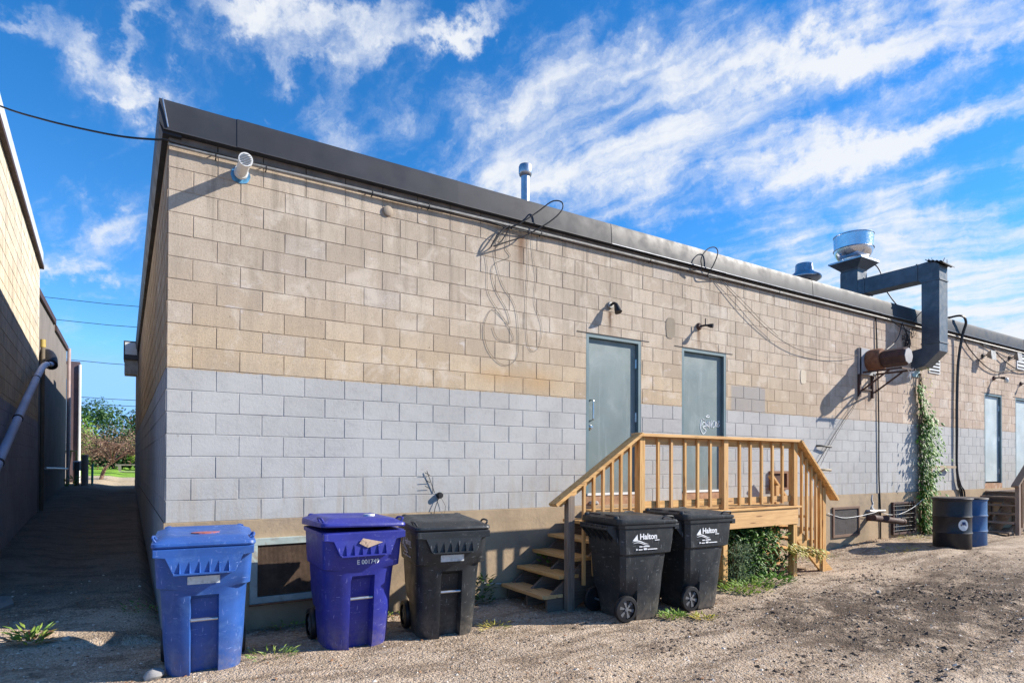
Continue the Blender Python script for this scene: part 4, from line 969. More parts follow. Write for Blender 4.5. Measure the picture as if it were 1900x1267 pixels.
def text_mesh(s, size, m, M, parent, name='lettering', bold=0.0):
    cu = bpy.data.curves.new(name, 'FONT'); cu.body = s; cu.size = size; cu.extrude = .0006; cu.offset = bold; cu.align_x = 'LEFT'
    tmp = bpy.data.objects.new('tmp_text', cu); COL.objects.link(tmp)
    dg = bpy.context.evaluated_depsgraph_get(); me = bpy.data.meshes.new_from_object(tmp.evaluated_get(dg))
    bpy.data.objects.remove(tmp); me.transform(M); me.materials.clear(); me.materials.append(m)
    o = bpy.data.objects.new(name, me); COL.objects.link(o); o.parent = parent; return o


m_ink = mat('white_print', (.80, .80, .80), .5, var=0)


def bin_(x, y, th, sc, z0, m, mlid, label, logo=False, sticker=False, serial=False, extra=None, lift=0.0):
    o = bpy.data.objects.new('wheeled_bin', None); COL.objects.link(o)
    tag(o, label, 'bin', 'wheeled refuse bins by the wall')
    M = Matrix.Translation((x, y, z0)) @ Matrix.Rotation(R(th), 4, 'Z') @ Matrix.Scale(sc, 4)
    def B(name, mb, mm, par=o, **kw):
        p = mb.build(name, mm, ZERO, **kw); p.parent = par; return p
    rs = []
    for (z, hw, yf, yb, rc, no, we) in ((0.0, .262, -.265, .215, .17, .085, .055), (.03, .268, -.272, .225, .17, .09, .058), (.14, .276, -.286, .25, .175, .095, .06), (.25, .284, -.300, .265, .18, .095, .05), (.31, .287, -.308, .275, .18, .095, .012),
                                        (.45, .292, -.320, .285, .18, .09, .0), (.585, .298, -.335, .292, .17, .08, .0), (.625, .300, -.338, .294, .165, .004, .0), (.675, .302, -.342, .297, .15, 0, 0),
                                        (.695, .322, -.352, .305, .07, 0, 0), (.80, .327, -.362, .315, .06, 0, 0), (.955, .333, -.372, .325, .05, 0, 0), (.962, .345, -.392, .34, .045, 0, 0), (.995, .347, -.395, .342, .045, 0, 0)):
        rs.append(rect_ring(hw, yf, yb, rc, z, no, we))
    body = B('body', MB().rings(rs), m, smooth=True, angle=38)
    # front scoop with fins
    lip = MB()
    outl = [(-.340, .99), (-.340, .935), (-.262, .925), (-.208, .80), (.208, .80), (.262, .925), (.340, .935), (.340, .99)]
    lip.rings([[(a, -.36, c) for a, c in outl], [(a * (1 if c > .9 else 1), -.425 if c < .9 else -.415, c) for a, c in outl]])
    sub_ = B('front_lip', lip, m, body, bevel=.004)
    fin = MB()
    for k in range(6):
        xx = -.165 + k * .066; fin.add([(xx - .008, -.424, .812), (xx + .008, -.424, .812), (xx, -.420, .90), (xx, -.447, .812)], [(0, 3, 2), (3, 1, 2), (0, 1, 3)])
    fin.box(-.205, .205, -.446, -.424, .800, .812)
    B('fin', fin, m, body)
    B('lift_bar', MB().tube([(-.094, -.292, .43), (.094, -.292, .43)], .013, 10), m_steel if False else m_galv, o, smooth=True)
    # handle with gussets at the back
    h = MB(); h.tube([(-.25, .43, .955), (.25, .43, .955)], .018, 10)
    for k in range(6):
        xx = -.25 + k * .1; h.prism([(.30, .985), (.445, .985), (.445, .94), (.31, .80)], xx - .006, xx + .006, 'YZ')
    h.box(-.27, .27, .30, .44, .975, .988)
    B('handle', h, m)
    # lid
    L = MB(); l0 = 1.0
    L.rings([rr(.352, -.405, .375, .05, l0), rr(.356, -.41, .378, .05, l0 + .012), rr(.352, -.405, .375, .05, l0 + .03), rr(.325, -.375, .35, .05, l0 + .040),
             rr(.285, -.325, .31, .06, l0 + .062), rr(.25, -.28, .27, .07, l0 + .070), rr(.20, -.22, .22, .08, l0 + .060)])
    L.v = [Vector((p.x, p.y, p.z + (.03 * (p.y + .4) / .78 if p.z > 1.02 else 0))) for p in L.v]
    if lift:
        Ml = Matrix.Translation((0, .36, 1.0)) @ Matrix.Rotation(R(-lift), 4, 'X') @ Matrix.Rotation(R(lift * .6), 4, 'Y') @ Matrix.Translation((0, -.36, -1.0)); L.xf(Ml)
    lid = B('lid', L, mlid, smooth=True, angle=35)
    gp = MB()
    for s_ in (-1, 1):
        gp.tube(smooth_path([(s_ * .325, -.34, 1.035), (s_ * .345, -.33, 1.065), (s_ * .345, -.22, 1.065), (s_ * .325, -.20, 1.035)], 3), .009, 6)
        gp.lathe((s_ * .27, .345, 1.03), [(.035, 0), (.03, .02), (.015, .03), (0, .031)], 12, 'Z')
    gp.box(-.30, -.05, .30, .325, 1.04, 1.058); gp.box(.05, .30, .30, .325, 1.04, 1.058)
    gp.v = [Vector((p.x, p.y, p.z + .035 * (p.y + .4) / .78)) for p in gp.v]
    if lift: gp.xf(Ml)
    B('lid_grip', gp, mlid, lid, smooth=True)
    # wheels
    B('axle', MB().tube([(-.30, .235, .135), (.30, .235, .135)], .012, 8), m_galv)
    for s_ in (-1, 1):
        wh = B('wheel', MB().lathe((s_ * .283, .235, .135), [(.095, -.03), (.128, -.028), (.137, -.015), (.137, .015), (.128, .028), (.112, .032), (.104, .022), (.095, .022)], 36, 'X'), m_black, smooth=True, angle=35)
        hub = MB(); xx = s_ * .283
        hub.lathe((xx, .235, .135), [(0, -.012), (.098, -.012), (.098, .004), (0, .004)], 24, 'X')
        rim = B('rim', hub, mat('hub_black', (.02, .02, .022), .45), wh)
        spk = MB(); fx = xx + s_ * .012
        for k in range(6):
            a = R(60 * k + 15); ca, sa = math.cos(a), math.sin(a); pa, pb = -sa, ca
            pts = [(ca * .02 - pa * .006, sa * .02 - pb * .006), (ca * .02 + pa * .006, sa * .02 + pb * .006), (ca * .09 + pa * .019, sa * .09 + pb * .019), (ca * .09 - pa * .019, sa * .09 - pb * .019)]
            spk.rings([[(xx + s_ * .004, .235 + p_[0], .135 + p_[1]) for p_ in pts], [(fx + s_ * .004, .235 + p_[0], .135 + p_[1]) for p_ in pts]])
        spk.lathe((xx, .235, .135), [(0, s_ * .0), (.022, s_ * .004), (.022, s_ * .022), (0, s_ * .023)], 14, 'X')
        B('spoke', spk, mat('spoke_grey', (.16, .16, .165), .4), wh, smooth=False)
    if sticker:
        st = MB(); st.add([(-.115, -.3625, .715), (.105, -.3625, .715), (.105, -.3655, .775), (-.115, -.3655, .775)], [(0, 1, 2, 3)])
        B('sticker', st.xf(Matrix.Translation((0, -.0015, 0))), mat('faded_sticker', (.62, .65, .66), .5, var=.1, vscale=20, dirt=(.12, .12, .13), dscale=18, damt=.5), body)
    if logo:
        # mark on the -x side panel: triangle sail, wave, name and two lines of small dashes
        Ms_ = Matrix(((0, 0, -1, 0), (-1, 0, 0, 0), (0, 1, 0, 0), (0, 0, 0, 1)))   # text x -> -y, text y -> z, out -> -x
        T = Matrix.Translation((-.3305, .095, .845)) @ Ms_
        text_mesh('Halton', .082, m_ink, T, body, bold=.0022).parent = body
        lg = MB(); X_ = -.3312
        def poly(pp): 
            lg.rings([[(X_ + .002, a, c) for a, c in pp], [(X_ - .0015, a, c) for a, c in pp]])
        poly([(.185, .835), (.135, .885), (.125, .898), (.120, .835)]); 
        for (w0, zz0, aa, bb) in ((.010, .822, .19, -.02), (.007, .805, .18, -.03)):
            up_, dn = [], []
            for k in range(13):
                t_ = k / 12; yv = lerp(aa, bb, t_); zv = zz0 + .012 * math.sin(t_ * 5.2) - .018 * t_; up_.append((yv, zv + w0 * math.sin(math.pi * t_) ** .7)); dn.append((yv, zv))
            poly(up_ + dn[::-1])
        for (ya, yb_, zc, hh_) in ((-.10, -.16, .826, .008), (.10, .06, .765, .010), (.05, -.03, .765, .010), (.14, .125, .735, .016), (.11, .06, .735, .009), (.045, .005, .735, .018), (-.005, -.13, .735, .009)):
            poly([(ya, zc), (yb_, zc), (yb_, zc + hh_), (ya, zc + hh_)])
        B('logo', lg, m_ink, body)
    if serial:
        Mf = Matrix(((1, 0, 0, 0), (0, 0, -1, 0), (0, 1, 0, 0), (0, 0, 0, 1)))
        text_mesh('E 001749', .05, m_ink, Matrix.Translation((-.06, -.3665, .725)) @ Mf @ Matrix.Rotation(R(-6), 4, 'X'), body, bold=.0008).parent = body
    if extra: extra(B, body, lid, Ml if lift else None)
    o.matrix_world = M
    return o


ZERO = bpy.data.objects.new('zero', None); COL.objects.link(ZERO)


def bin_plastic(name, c, scuff, ds=9.0, da=.5):
    m = mat(name, c, .46, var=.14, vscale=3.5, spec=.45, bump=.25, bscale=160, dirt=scuff, dscale=ds, damt=da)
    t = NT(m.node_tree); b = m.node_tree.nodes['Principled BSDF']; old = b.inputs['Base Color'].links[0].from_socket
    tc = t.n('ShaderNodeTexCoord').outputs['Object']; z = t.n('ShaderNodeSeparateXYZ', i={0: tc}).outputs[2]
    s1 = t.noise(t.vmath('MULTIPLY', tc, (38, 38, 5)), 1.6, 3, .6); s2 = t.noise(t.vmath('MULTIPLY', tc, (9, 9, 40)), 1.3, 3, .6); s3 = t.noise(tc, 30, 5, .8)
    k = t.math('MAXIMUM', t.ss(s1, .65, .70), t.ss(s2, .66, .70)); k = t.math('MAXIMUM', k, t.ss(s3, .66, .69))
    col = t.mix(t.math('MULTIPLY', k, .55), old, tuple(min(1, x * 1.2 + .22) for x in c))
    col = t.mix(t.math('MULTIPLY', t.math('MULTIPLY', t.ss(z, .32, .0), t.ss(t.noise(tc, 8, 7, .75), .35, .65)), .38), col, (.26, .21, .16))
    t.put(b, 'Base Color', col); return m


p_blue = bin_plastic('blue_plastic', (.026, .098, .36), (.09, .19, .44), 7, .45)
p_purple = bin_plastic('violet_plastic', (.022, .030, .27), (.06, .07, .33), 7, .3)
p_grey = bin_plastic('charcoal_plastic', (.020, .024, .028), (.085, .085, .08), 6, .4)


def blue_extra(B, body, lid, Ml):
    st = MB(); pts = []
    for k in range(16):
        a = 2 * math.pi * k / 16; r_ = 1 + .3 * noise.noise(Vector((math.cos(a), math.sin(a), 2))); pts.append((math.cos(a) * .10 * r_, -.10 + math.sin(a) * .055 * r_))
    st.rings([[(a, c, 1.062) for a, c in pts], [(a, c, 1.078) for a, c in pts]])
    B('faded_mark', st, mat('red_fade', (.42, .12, .10), .6, dirt=(.12, .15, .40), dscale=25, damt=.7), lid)


def purple_extra(B, body, lid, Ml):
    st = MB(); ring = [(math.cos(2 * math.pi * k / 18) * .05 + .16, math.sin(2 * math.pi * k / 18) * .05 + .02) for k in range(18)]
    st.rings([[(a, c, 1.060) for a, c in ring], [(a, c, 1.092) for a, c in ring]]); st.xf(Ml)
    B('round_sticker', st, m_white, lid)
    tr = MB(); tr.add([(-.09, -.4275, .905), (-.02, -.4275, .865), (.11, -.4275, .905), (-.06, -.4275, .945)], [(0, 1, 2, 3)])
    tr.xf(Matrix.Translation((.03, -.003, .0)))
    B('torn_sticker', tr, mat('torn_paper', (.52, .38, .28), .7, dirt=(.05, .03, .03), dscale=22, damt=.9), body)


bin_(.25, -.84, -5.0, 1.0, -1.078, p_blue, p_blue, 'light blue wheeled bin with a red faded mark on its lid, nearest the corner', sticker=True, extra=blue_extra)
bin_(1.465, -.80, -1.0, 1.05, -1.082, p_purple, p_purple, 'violet-blue wheeled bin with its lid slightly raised and a torn sticker', serial=True, extra=purple_extra, lift=2.5)
bin_(2.31, -.93, -8.0, 1.02, -1.078, p_grey, p_grey, 'charcoal wheeled bin right beside the violet one, white label on its front', logo=True, sticker=True)
bin_(4.30, -1.42, 84.0, 1.0, -1.065, p_grey, p_grey, 'charcoal wheeled bin seen side-on, closest to the stair newel', logo=True)
bin_(5.23, -1.41, 87.0, 1.01, -1.065, p_grey, p_grey, 'charcoal wheeled bin seen side-on, right one against the deck railing', logo=True)

# ------------------------------------------------------------------ drums
def drum(x, y, r_, h, m, label, z0, closed=True):
    o = thing('steel_drum', (x, y, z0), label, 'drum', 'steel drums by the vine')
    pr_ = [(0, 0), (r_ - .01, 0), (r_, .015)]
    for zc in (h * .33, h * .66): pr_ += [(r_, zc - .025), (r_ + .012, zc), (r_, zc + .025)]
    pr_ += [(r_, h - .03), (r_ + .012, h - .015), (r_ + .012, h), (r_ - .008, h), (r_ - .012, h - .02), (0, h - .02)]
    MB().lathe((x, y, z0), pr_, 44).build('barrel', m, o, smooth=True, angle=35)
    MB().lathe((x, y, z0), [(0, h - .012), (r_ - .02, h - .014), (r_ + .02, h + .004), (r_ + .028, h + .012), (r_ + .02, h + .03), (r_ - .02, h + .034), (0, h + .03)], 44).build('lid', mat('drum_lid', (.06, .045, .04), .6, var=.2, vscale=8), o, smooth=True)
    return o


d1 = drum(12.23, -1.28, .29, .88, mat('drum_black', (.016, .016, .02), .42, var=.2, dirt=(.07, .065, .06), dscale=6, damt=.2, spec=.4), 'black steel drum with a round white label, left of the blue one', -.93)
drum(12.98, -1.24, .285, .86, mat('drum_blue', (.025, .10, .25), .45, var=.15, dirt=(.12, .14, .18), dscale=7, damt=.4), 'blue steel drum tucked behind the black one', -.93)
# round label on the black drum facing the yard
mb = MB(); n_ = 18; cth = R(-145)
def on_drum(u, v, rr_=.2925): return (12.23 + math.cos(cth + u / .29) * rr_, -1.28 + math.sin(cth + u / .29) * rr_, -.93 + .44 + v)
ctr = [(on_drum(0, 0))]; 
ring_ = [on_drum(.085 * math.cos(2 * math.pi * k / n_) + .11, .10 * math.sin(2 * math.pi * k / n_)) for k in range(n_)]
c0 = on_drum(.11, 0); mb.add([c0] + ring_, [(0, k + 1, (k + 1) % n_ + 1) for k in range(n_)]); mb.build('label_disc', m_white, d1)
mb = MB(); mb.add([on_drum(.11 + a, c, .2985) for a, c in ((-.03, .0), (.03, .0), (.03, .055), (-.03, .055))], [(0, 1, 2, 3)]); mb.build('label_mark', mat('navy', (.03, .05, .15), .5), d1)

# ------------------------------------------------------------------ plants
def foliage_mat(name, c1, c2, trans=.25):
    m = bpy.data.materials.new(name); m.use_nodes = True; t = NT(m.node_tree); b = m.node_tree.nodes['Principled BSDF']
    geo = t.n('ShaderNodeNewGeometry'); c = t.mix(geo.outputs['Random Per Island'], c1, c2)
    t.put(b, 'Base Color', c); b.inputs['Roughness'].default_value = .5; b.inputs['Specular IOR Level'].default_value = .35
    tr = t.n('ShaderNodeBsdfTranslucent', i={0: c}); mx = t.n('ShaderNodeMixShader', i={0: trans, 1: b.outputs[0], 2: tr.outputs[0]})
    t.put(m.node_tree.nodes['Material Output'], 'Surface', mx.outputs[0]); return m


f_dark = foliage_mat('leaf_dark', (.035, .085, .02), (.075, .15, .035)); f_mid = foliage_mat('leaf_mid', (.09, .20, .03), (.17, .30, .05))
f_yel = foliage_mat('leaf_yellow', (.48, .36, .05), (.35, .36, .06)); f_brown = foliage_mat('leaf_brown', (.22, .10, .045), (.34, .17, .08), .1)
f_vine = foliage_mat('leaf_vine', (.05, .15, .02), (.20, .36, .05)); m_stem = mat('stem', (.14, .10, .06), .9)
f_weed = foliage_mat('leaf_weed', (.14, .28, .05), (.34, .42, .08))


def rnd(a): return random.uniform(-a, a)


# vine on the wall
o = thing('climbing_vine', (14.0, -.05, -.9), 'green leafy vine climbing the wall from the ground up to the duct', 'vine')
mb = MB()
for k in range(6):
    x = 13.95 + rnd(.12); pts = []
    for j in range(16):
        z = lerp(-.9, random.uniform(1.6, 2.55) if j == 99 else 2.5, j / 15); x += rnd(.035); x = lerp(x, 13.78 + .06 * k / 6, .12); pts.append((x, -.03 - random.random() * .05, z))
    mb.tube(pts, .006 if k else .012, 5)
mb.build('stem', m_stem, o)
mb = MB()
for k in range(1600):
    z = -.92 + 3.2 * random.random() ** 1.0; t_ = (z + .9) / 3.2
    wid = interp(z, [-.9, -.3, .3, .8, 1.3, 1.6, 2.0, 2.5], [.22, .24, .24, .26, .24, .18, .13, .05]); cx = interp(z, [-.9, 0, .8, 1.4, 2.0, 2.5], [13.93, 13.95, 14.03, 13.98, 13.88, 13.80])
    dep = interp(z, [-.9, .8, 1.6, 2.4], [.28, .26, .16, .06])
    if t_ > .8 and random.random() < .65: continue
    cx += .09 * math.sin(z * 5.1) * noise.noise(Vector((z * 1.7, 3, 1))) * 3; wid *= 1 + .9 * noise.noise(Vector((z * 2.6, 1, 8)))
    p = Vector((cx + random.gauss(0, .55) * wid, -.03 - abs(random.gauss(0, .55)) * dep, z)); s_ = random.uniform(.06, .125)
    mb.leaf(p, (rnd(.7), -.5 + rnd(.4), -.8 + rnd(.4)), (rnd(.5), -1, .3), s_, s_ * .62)
for (px_, pz) in ((14.45, 1.35), (14.55, 1.20), (14.38, 1.42), (14.60, 1.02)):
    for k in range(7): mb.leaf((px_ + rnd(.07), -.05 - random.random() * .12, pz + rnd(.06)), (rnd(1), -.4, -.7), (0, -1, .2), .09, .055)
mb.build('foliage', f_vine, o)
mb = MB()
for k in range(70):
    z = random.choice([random.uniform(2.0, 2.7), random.uniform(-.6, .1)]); mb.leaf((13.82 + rnd(.12) + (.15 if z < 0 else 0), -.05 - random.random() * .2, z), (rnd(.7), -.5, -.8), (0, -1, .2), .07, .04)
mb.build('yellow_foliage', f_yel, o)

# bush under the deck
o = thing('bush', (7.2, -.55, -1.08), 'dense dark green bush filling the space under the golden deck', 'bush')
mb = MB()
for k in range(16): a = rnd(.7); mb.tube([(7.2 + a, -.6 + rnd(.25), -1.08), (7.2 + a * 1.2 + rnd(.15), -.6 + rnd(.3), -.45)], .008, 5)
mb.build('stem', m_stem, o)
mb = MB()
for k in range(5200):
    x = 7.28 + random.gauss(0, .42); y = -.58 + rnd(.36); z = -1.06 + .74 * random.random() ** .8
    if x > 7.9 or x < 6.5: continue
    mb.leaf((x, y, z), (rnd(1), -.4 + rnd(.8), rnd(.8)), (rnd(.5), -.4, 1), random.uniform(.05, .10), random.uniform(.022, .04))
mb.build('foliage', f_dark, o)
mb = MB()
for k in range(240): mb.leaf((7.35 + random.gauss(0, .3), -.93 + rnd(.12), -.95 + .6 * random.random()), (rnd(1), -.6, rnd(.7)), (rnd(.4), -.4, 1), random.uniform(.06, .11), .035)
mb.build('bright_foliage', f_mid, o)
o = thing('leafy_branch', (8.2, -1.05, -1.06), 'yellow leaved branches leaning out past the right deck post', 'plant')
mb = MB()
for k in range(5): mb.tube(smooth_path([(7.75, -.85, -1.05), (7.95 + rnd(.05), -.98, -.72), (8.3 + rnd(.15), -1.12 + rnd(.08), -.75 + rnd(.06))], 4), .005, 5)
mb.build('stem', m_stem, o)
mb = MB()
for k in range(190):
    t_ = random.random(); mb.leaf((lerp(7.72, 8.45, t_) + rnd(.05), -1.02 - .1 * t_ + rnd(.07), -.62 - .14 * t_ + rnd(.07)), (rnd(.8) + .5, -.5 + rnd(.3), -.5 + rnd(.4)), (rnd(.3), -.5, 1), random.uniform(.06, .10), .032)
mb.build('foliage', f_yel, o)


def weed(x, y, label, n, spread, h, m, L=.07, Wd=.03, m2=None, group='weeds in the gravel'):
    z = ground_z(x, y); o = thing('weed', (x, y, z), label, 'weed', group)
    mb = MB()
    for k in range(n):
        a = random.random() * 6.28; r_ = spread * math.sqrt(random.random()); px_, py_ = x + math.cos(a) * r_, y + math.sin(a) * r_ * .7
        mb.leaf((px_, py_, ground_z(px_, py_) + random.random() * h), (math.cos(a) + rnd(.5), math.sin(a) + rnd(.5), .3 + random.random() * .8), (rnd(.3), rnd(.3), 1), L * random.uniform(.6, 1.2), Wd * random.uniform(.6, 1.2))
    mb.build('foliage', m, o)
    if m2:
        mb = MB()
        for k in range(n // 2):
            a = random.random() * 6.28; r_ = spread * 1.15 * math.sqrt(random.random()); px_, py_ = x + math.cos(a) * r_, y + math.sin(a) * r_ * .8
            mb.leaf((px_, py_, ground_z(px_, py_) + random.random() * h * .5), (math.cos(a), math.sin(a), .2 + random.random() * .4), (rnd(.3), rnd(.3), 1), L * .8, Wd)
        mb.build('dry_foliage', m2, o)
    return o


weed(-.97, .20, 'green weed with russet dead leaves in the lit patch of the alley mouth', 70, .13, .10, f_weed, .10, .035, f_brown)
weed(6.55, -1.22, 'low bright green weeds spreading at the foot of the middle deck post', 330, .42, .07, f_weed, .075, .035)
weed(7.2, -1.15, 'scattered green weeds on the gravel before the dark bush', 160, .36, .09, f_mid, .09, .045)
weed(4.62, -1.78, 'green ground weed beside the wheel of the left side-on bin', 110, .17, .04, f_weed, .06, .03)
weed(4.85, -1.98, 'yellowing ground weed trailing out onto the gravel', 70, .16, .03, f_yel, .055, .028)
weed(1.10, -.08, 'tiny weeds with dry leaves at the wall below the mesh vent', 60, .22, .06, f_weed, .05, .025, f_brown)
weed(.75, -.95, 'wisps of thin grass at the right foot of the light blue bin', 70, .18, .05, f_weed, .07, .008)
weed(2.75, -1.2, 'dry grass tuft at the foot of the charcoal bin with the white label', 60, .14, .05, f_yel, .07, .008)
weed(3.25, -.12, 'dark broadleaf weed at the wall beside the lowest stair tread', 60, .10, .30, f_dark, .09, .05)
weed(4.05, -.2, 'green leaves poking up between the stair treads', 30, .08, .55, f_mid, .09, .06)
weed(12.9, -.35, 'straggly plant litter on the mound under the barred window', 80, .35, .04, f_yel, .08, .012)
weed(9.7, -.25, 'low straggling weeds along the wall right of the golden stairs', 90, .45, .05, f_weed, .05, .02, f_brown)
weed(1.95, -.25, 'small green weeds at the wall between the violet bin and the charcoal one', 60, .25, .06, f_weed, .05, .022, f_brown)
weed(-.12, .7, 'sparse weeds at the foot of the shaded side wall', 60, .22, .06, f_mid, .05, .02, f_brown)
weed(11.1, -.9, 'thin dry grass on the gravel mound near the rusty pipe', 70, .35, .05, f_yel, .07, .008)
o = thing('shrub', (6.62, -1.02, -1.07), 'spiky leaved shrub growing against the middle deck post', 'shrub')
mb = MB()
for k in range(9): mb.tube([(6.65 + rnd(.1), -.98 + rnd(.05), -1.08), (6.72 + rnd(.2), -1.0 + rnd(.1), -.62 + rnd(.12))], .005, 4)
mb.build('stem', m_stem, o); mb = MB()
for k in range(420): mb.leaf((6.72 + random.gauss(0, .12), -1.0 + rnd(.1), -1.05 + .52 * random.random()), (rnd(1), -.3 + rnd(.5), .4 + rnd(.6)), (rnd(.5), -.6, .5), random.uniform(.06, .12), .016)
mb.build('foliage', foliage_mat('leaf_greygreen', (.11, .17, .08), (.24, .30, .16)), o)

# stones, clods and dead leaves scattered on the yard
def in_clear(x, y): return not (x > -.02 and y > -.02)
mbs = [MB(), MB(), MB()]
for k in range(26000):
    u = random.random(); x = random.uniform(-1.2, 11); y = -4.6 * random.random() ** .8
    if x < 0 and random.random() < .5: y = random.uniform(-2, 1.0)
    if not in_clear(x, y): continue
    dns = .35 + .65 * sst(noise.noise(Vector((x * .8, y * 1.3, 9))), -.25, .25)
    if random.random() > dns: continue
    r_ = min(.026, .0045 + .0042 * random.expovariate(1.0)); z = ground_z(x, y)
    random.choice(mbs).stone((x, y, z - r_ * .1), r_)
gstone = [((.42, .36, .31), 'pale'), ((.26, .21, .17), 'mid'), ((.12, .10, .085), 'dark')]
big_ = MB(); sa = []
mstone = bpy.data.materials.new('gravel_stones'); mstone.use_nodes = True; t = NT(mstone.node_tree); b = mstone.node_tree.nodes['Principled BSDF']
ge = t.n('ShaderNodeNewGeometry'); cr_ = t.n('ShaderNodeValToRGB', i={0: ge.outputs['Random Per Island']})
e = cr_.color_ramp.elements; e[0].color = (.12, .09, .07, 1); e[1].color = (.70, .62, .52, 1); el_ = e.new(.4); el_.color = (.28, .20, .14, 1); el_ = e.new(.8); el_.color = (.48, .37, .265, 1)
t.put(b, 'Base Color', cr_.outputs[0]); b.inputs['Roughness'].default_value = .9
for m_ in mbs: o_ = len(big_.v); big_.v += m_.v; big_.f += [tuple(i + o_ for i in f_) for f_ in m_.f]
mb = MB()
for k in range(8500):
    x = random.gauss(7.4, 2.4); y = random.gauss(-2.7, .9)
    if x < 2 or y > -.8 or noise.noise(Vector((x * 1.1, y * 2.2, 4))) < -.05: continue
    r_ = min(.035, .005 + random.expovariate(110)); mb.stone((x, y, ground_z(x, y) - r_ * .1), r_, random.uniform(.3, .7))
mb.recentre = False; o = mb.build('soil_clods', mat('clod', (.125, .09, .064), .95, var=.25, vscale=20), None); tag(o, 'dark clods of damp soil strewn over the muddy part of the yard', 'soil', kind='stuff')
for k in range(900):
    x = random.uniform(-1.5, 12); y = -4.4 * random.random() if x > 0 else random.uniform(-1.8, 2.5)
    r_ = random.uniform(.010, .026); o_ = MB().stone((x, y, ground_z(x, y) - r_ * .15), r_, .7); o2 = len(big_.v); big_.v += o_.v; big_.f += [tuple(i + o2 for i in f_) for f_ in o_.f]
big_.recentre = False; o = big_.build('gravel', mstone, None); tag(o, 'loose pale and dark gravel scattered over the yard', 'gravel', kind='stuff')
mb = MB()
for k in range(500):
    x = random.choice([random.uniform(.3, 3.4), random.uniform(9.2, 14)]); y = -.02 - .22 * random.random() ** 1.5
    mb.leaf((x, y, ground_z(x, y) + .01), (rnd(1), rnd(1), rnd(.5)), (rnd(.5), rnd(.5), 1), random.uniform(.02, .055), random.uniform(.01, .025))
for k in range(420):
    x = random.uniform(-1.3, 10); y = random.uniform(-4.2, -.1) if x > 0 else random.uniform(-1.5, 3)
    mb.leaf((x, y, ground_z(x, y) + .008), (rnd(1), rnd(1), rnd(.25)), (rnd(.5), rnd(.5), 1), random.uniform(.02, .06), random.uniform(.012, .03))
mb.recentre = False; o = mb.build('dead_leaves', f_brown, None); tag(o, 'brown dead leaves littering the gravel', 'leaves', kind='stuff')
def rock(x, y, r_, label, m):
    mb = MB(); rs = []
    for j in range(7):
        ph = R(-80 + 160 * j / 6)
        rs.append([Vector((x, y, ground_z(x, y) + r_ * .35)) + Vector((math.cos(2 * math.pi * k / 12) * math.cos(ph), math.sin(2 * math.pi * k / 12) * math.cos(ph) * .8, math.sin(ph) * .7)) * r_ * (1 + .28 * noise.noise(Vector((math.cos(2 * math.pi * k / 12) * 1.3, math.sin(2 * math.pi * k / 12) * 1.3, j * .4 + x)))) for k in range(12)])
    mb.rings(rs); o = mb.build('rock', m, None, smooth=True, angle=40); tag(o, label, 'rock')
rock(-.10, -1.0, .07, 'fist-sized grey rock by the left foot of the light blue bin', bk)
rock(-.72, .12, .035, 'small pale stone in the sunlit patch of the alley mouth', mat('pale_stone', (.45, .40, .34), .9))
rock(7.9, -2.2, .035, 'pale flat stone lying on the open gravel at the right', mat('pale_stone', (.45, .40, .34), .9))
# broken concrete slab at the alley mouth
mb = MB(); P_ = [(-2.6, .95), (-1.42, .9), (-1.22, 1.2), (-1.28, 1.5), (-1.6, 1.66), (-2.6, 1.75)]
mb.rings([[(a, c, ground_z(a, c, False) - .05) for a, c in P_], [(a, c, ground_z(a, c, False) + .028) for a, c in P_]]); o = mb.build('concrete_path', m_concrete, None); tag(o, None, kind='structure')

# ------------------------------------------------------------------ alley: neighbouring buildings on the left
K = -.0405
def LX(y, x0=-1.55): return x0 + K * y
o = thing('neighbour_building', (LX(5), 5, -1.0), 'cream block building across the alley with a white roof edge, nearest on the left', 'building', 'buildings across the alley')
YA, YB, ZT = 1.6, 9.25, 4.60
mb, at = block_wall(YB - YA, 28, -1.0, gap=0.010)
for i, p in enumerate(mb.v): pass
mb.v = [Vector((LX(YA + p.x) - (p.y), YA + p.x, p.z)) for p in mb.v]
mb.v = [Vector((p.x, p.y, min(p.z, ZT))) for p in mb.v]
mb.build('wall', m_left, o, attrs=at)
mb = MB(); mb.add([(LX(YB), YB, -1), (LX(YB) - 8, YB, -1), (LX(YB) - 8, YB, ZT), (LX(YB), YB, ZT)], [(0, 1, 2, 3)]); mb.add([(LX(YA), YA, -1), (LX(YA) - 8, YA, -1), (LX(YA) - 8, YA, ZT), (LX(YA), YA, ZT)], [(3, 2, 1, 0)]); mb.build('rear_wall', m_left, o)
mb = MB(); mb.add([(LX(YA) + .02, YA, ZT), (LX(YB) + .02, YB, ZT), (LX(YB) - 8, YB, ZT), (LX(YA) - 8, YA, ZT)], [(0, 1, 2, 3)]); mb.build('roof', m_roof, o)
def strip(y0, y1, x_in, x_out, z0, z1, x0=-1.55):
    return MB().rings([[(LX(y0, x0) + x_in, y0, z0), (LX(y0, x0) + x_out, y0, z0), (LX(y0, x0) + x_out, y0, z1), (LX(y0, x0) + x_in, y0, z1)], [(LX(y1, x0) + x_in, y1, z0), (LX(y1, x0) + x_out, y1, z0), (LX(y1, x0) + x_out, y1, z1), (LX(y1, x0) + x_in, y1, z1)]])
strip(YA - .05, YB + .1, -.02, .05, 4.60, 4.87).build('fascia', mat('white_flashing', (.62, .64, .66), .45), o)
strip(YA - .05, YB + .1, -.02, .065, 4.53, 4.597).build('trim', mat('brown_trim', (.07, .04, .035), .7), o)
o = thing('gas_pipe', (LX(9.2), 9.3, -.5), 'yellow gas pipe standing at the far corner of the cream building', 'pipe')
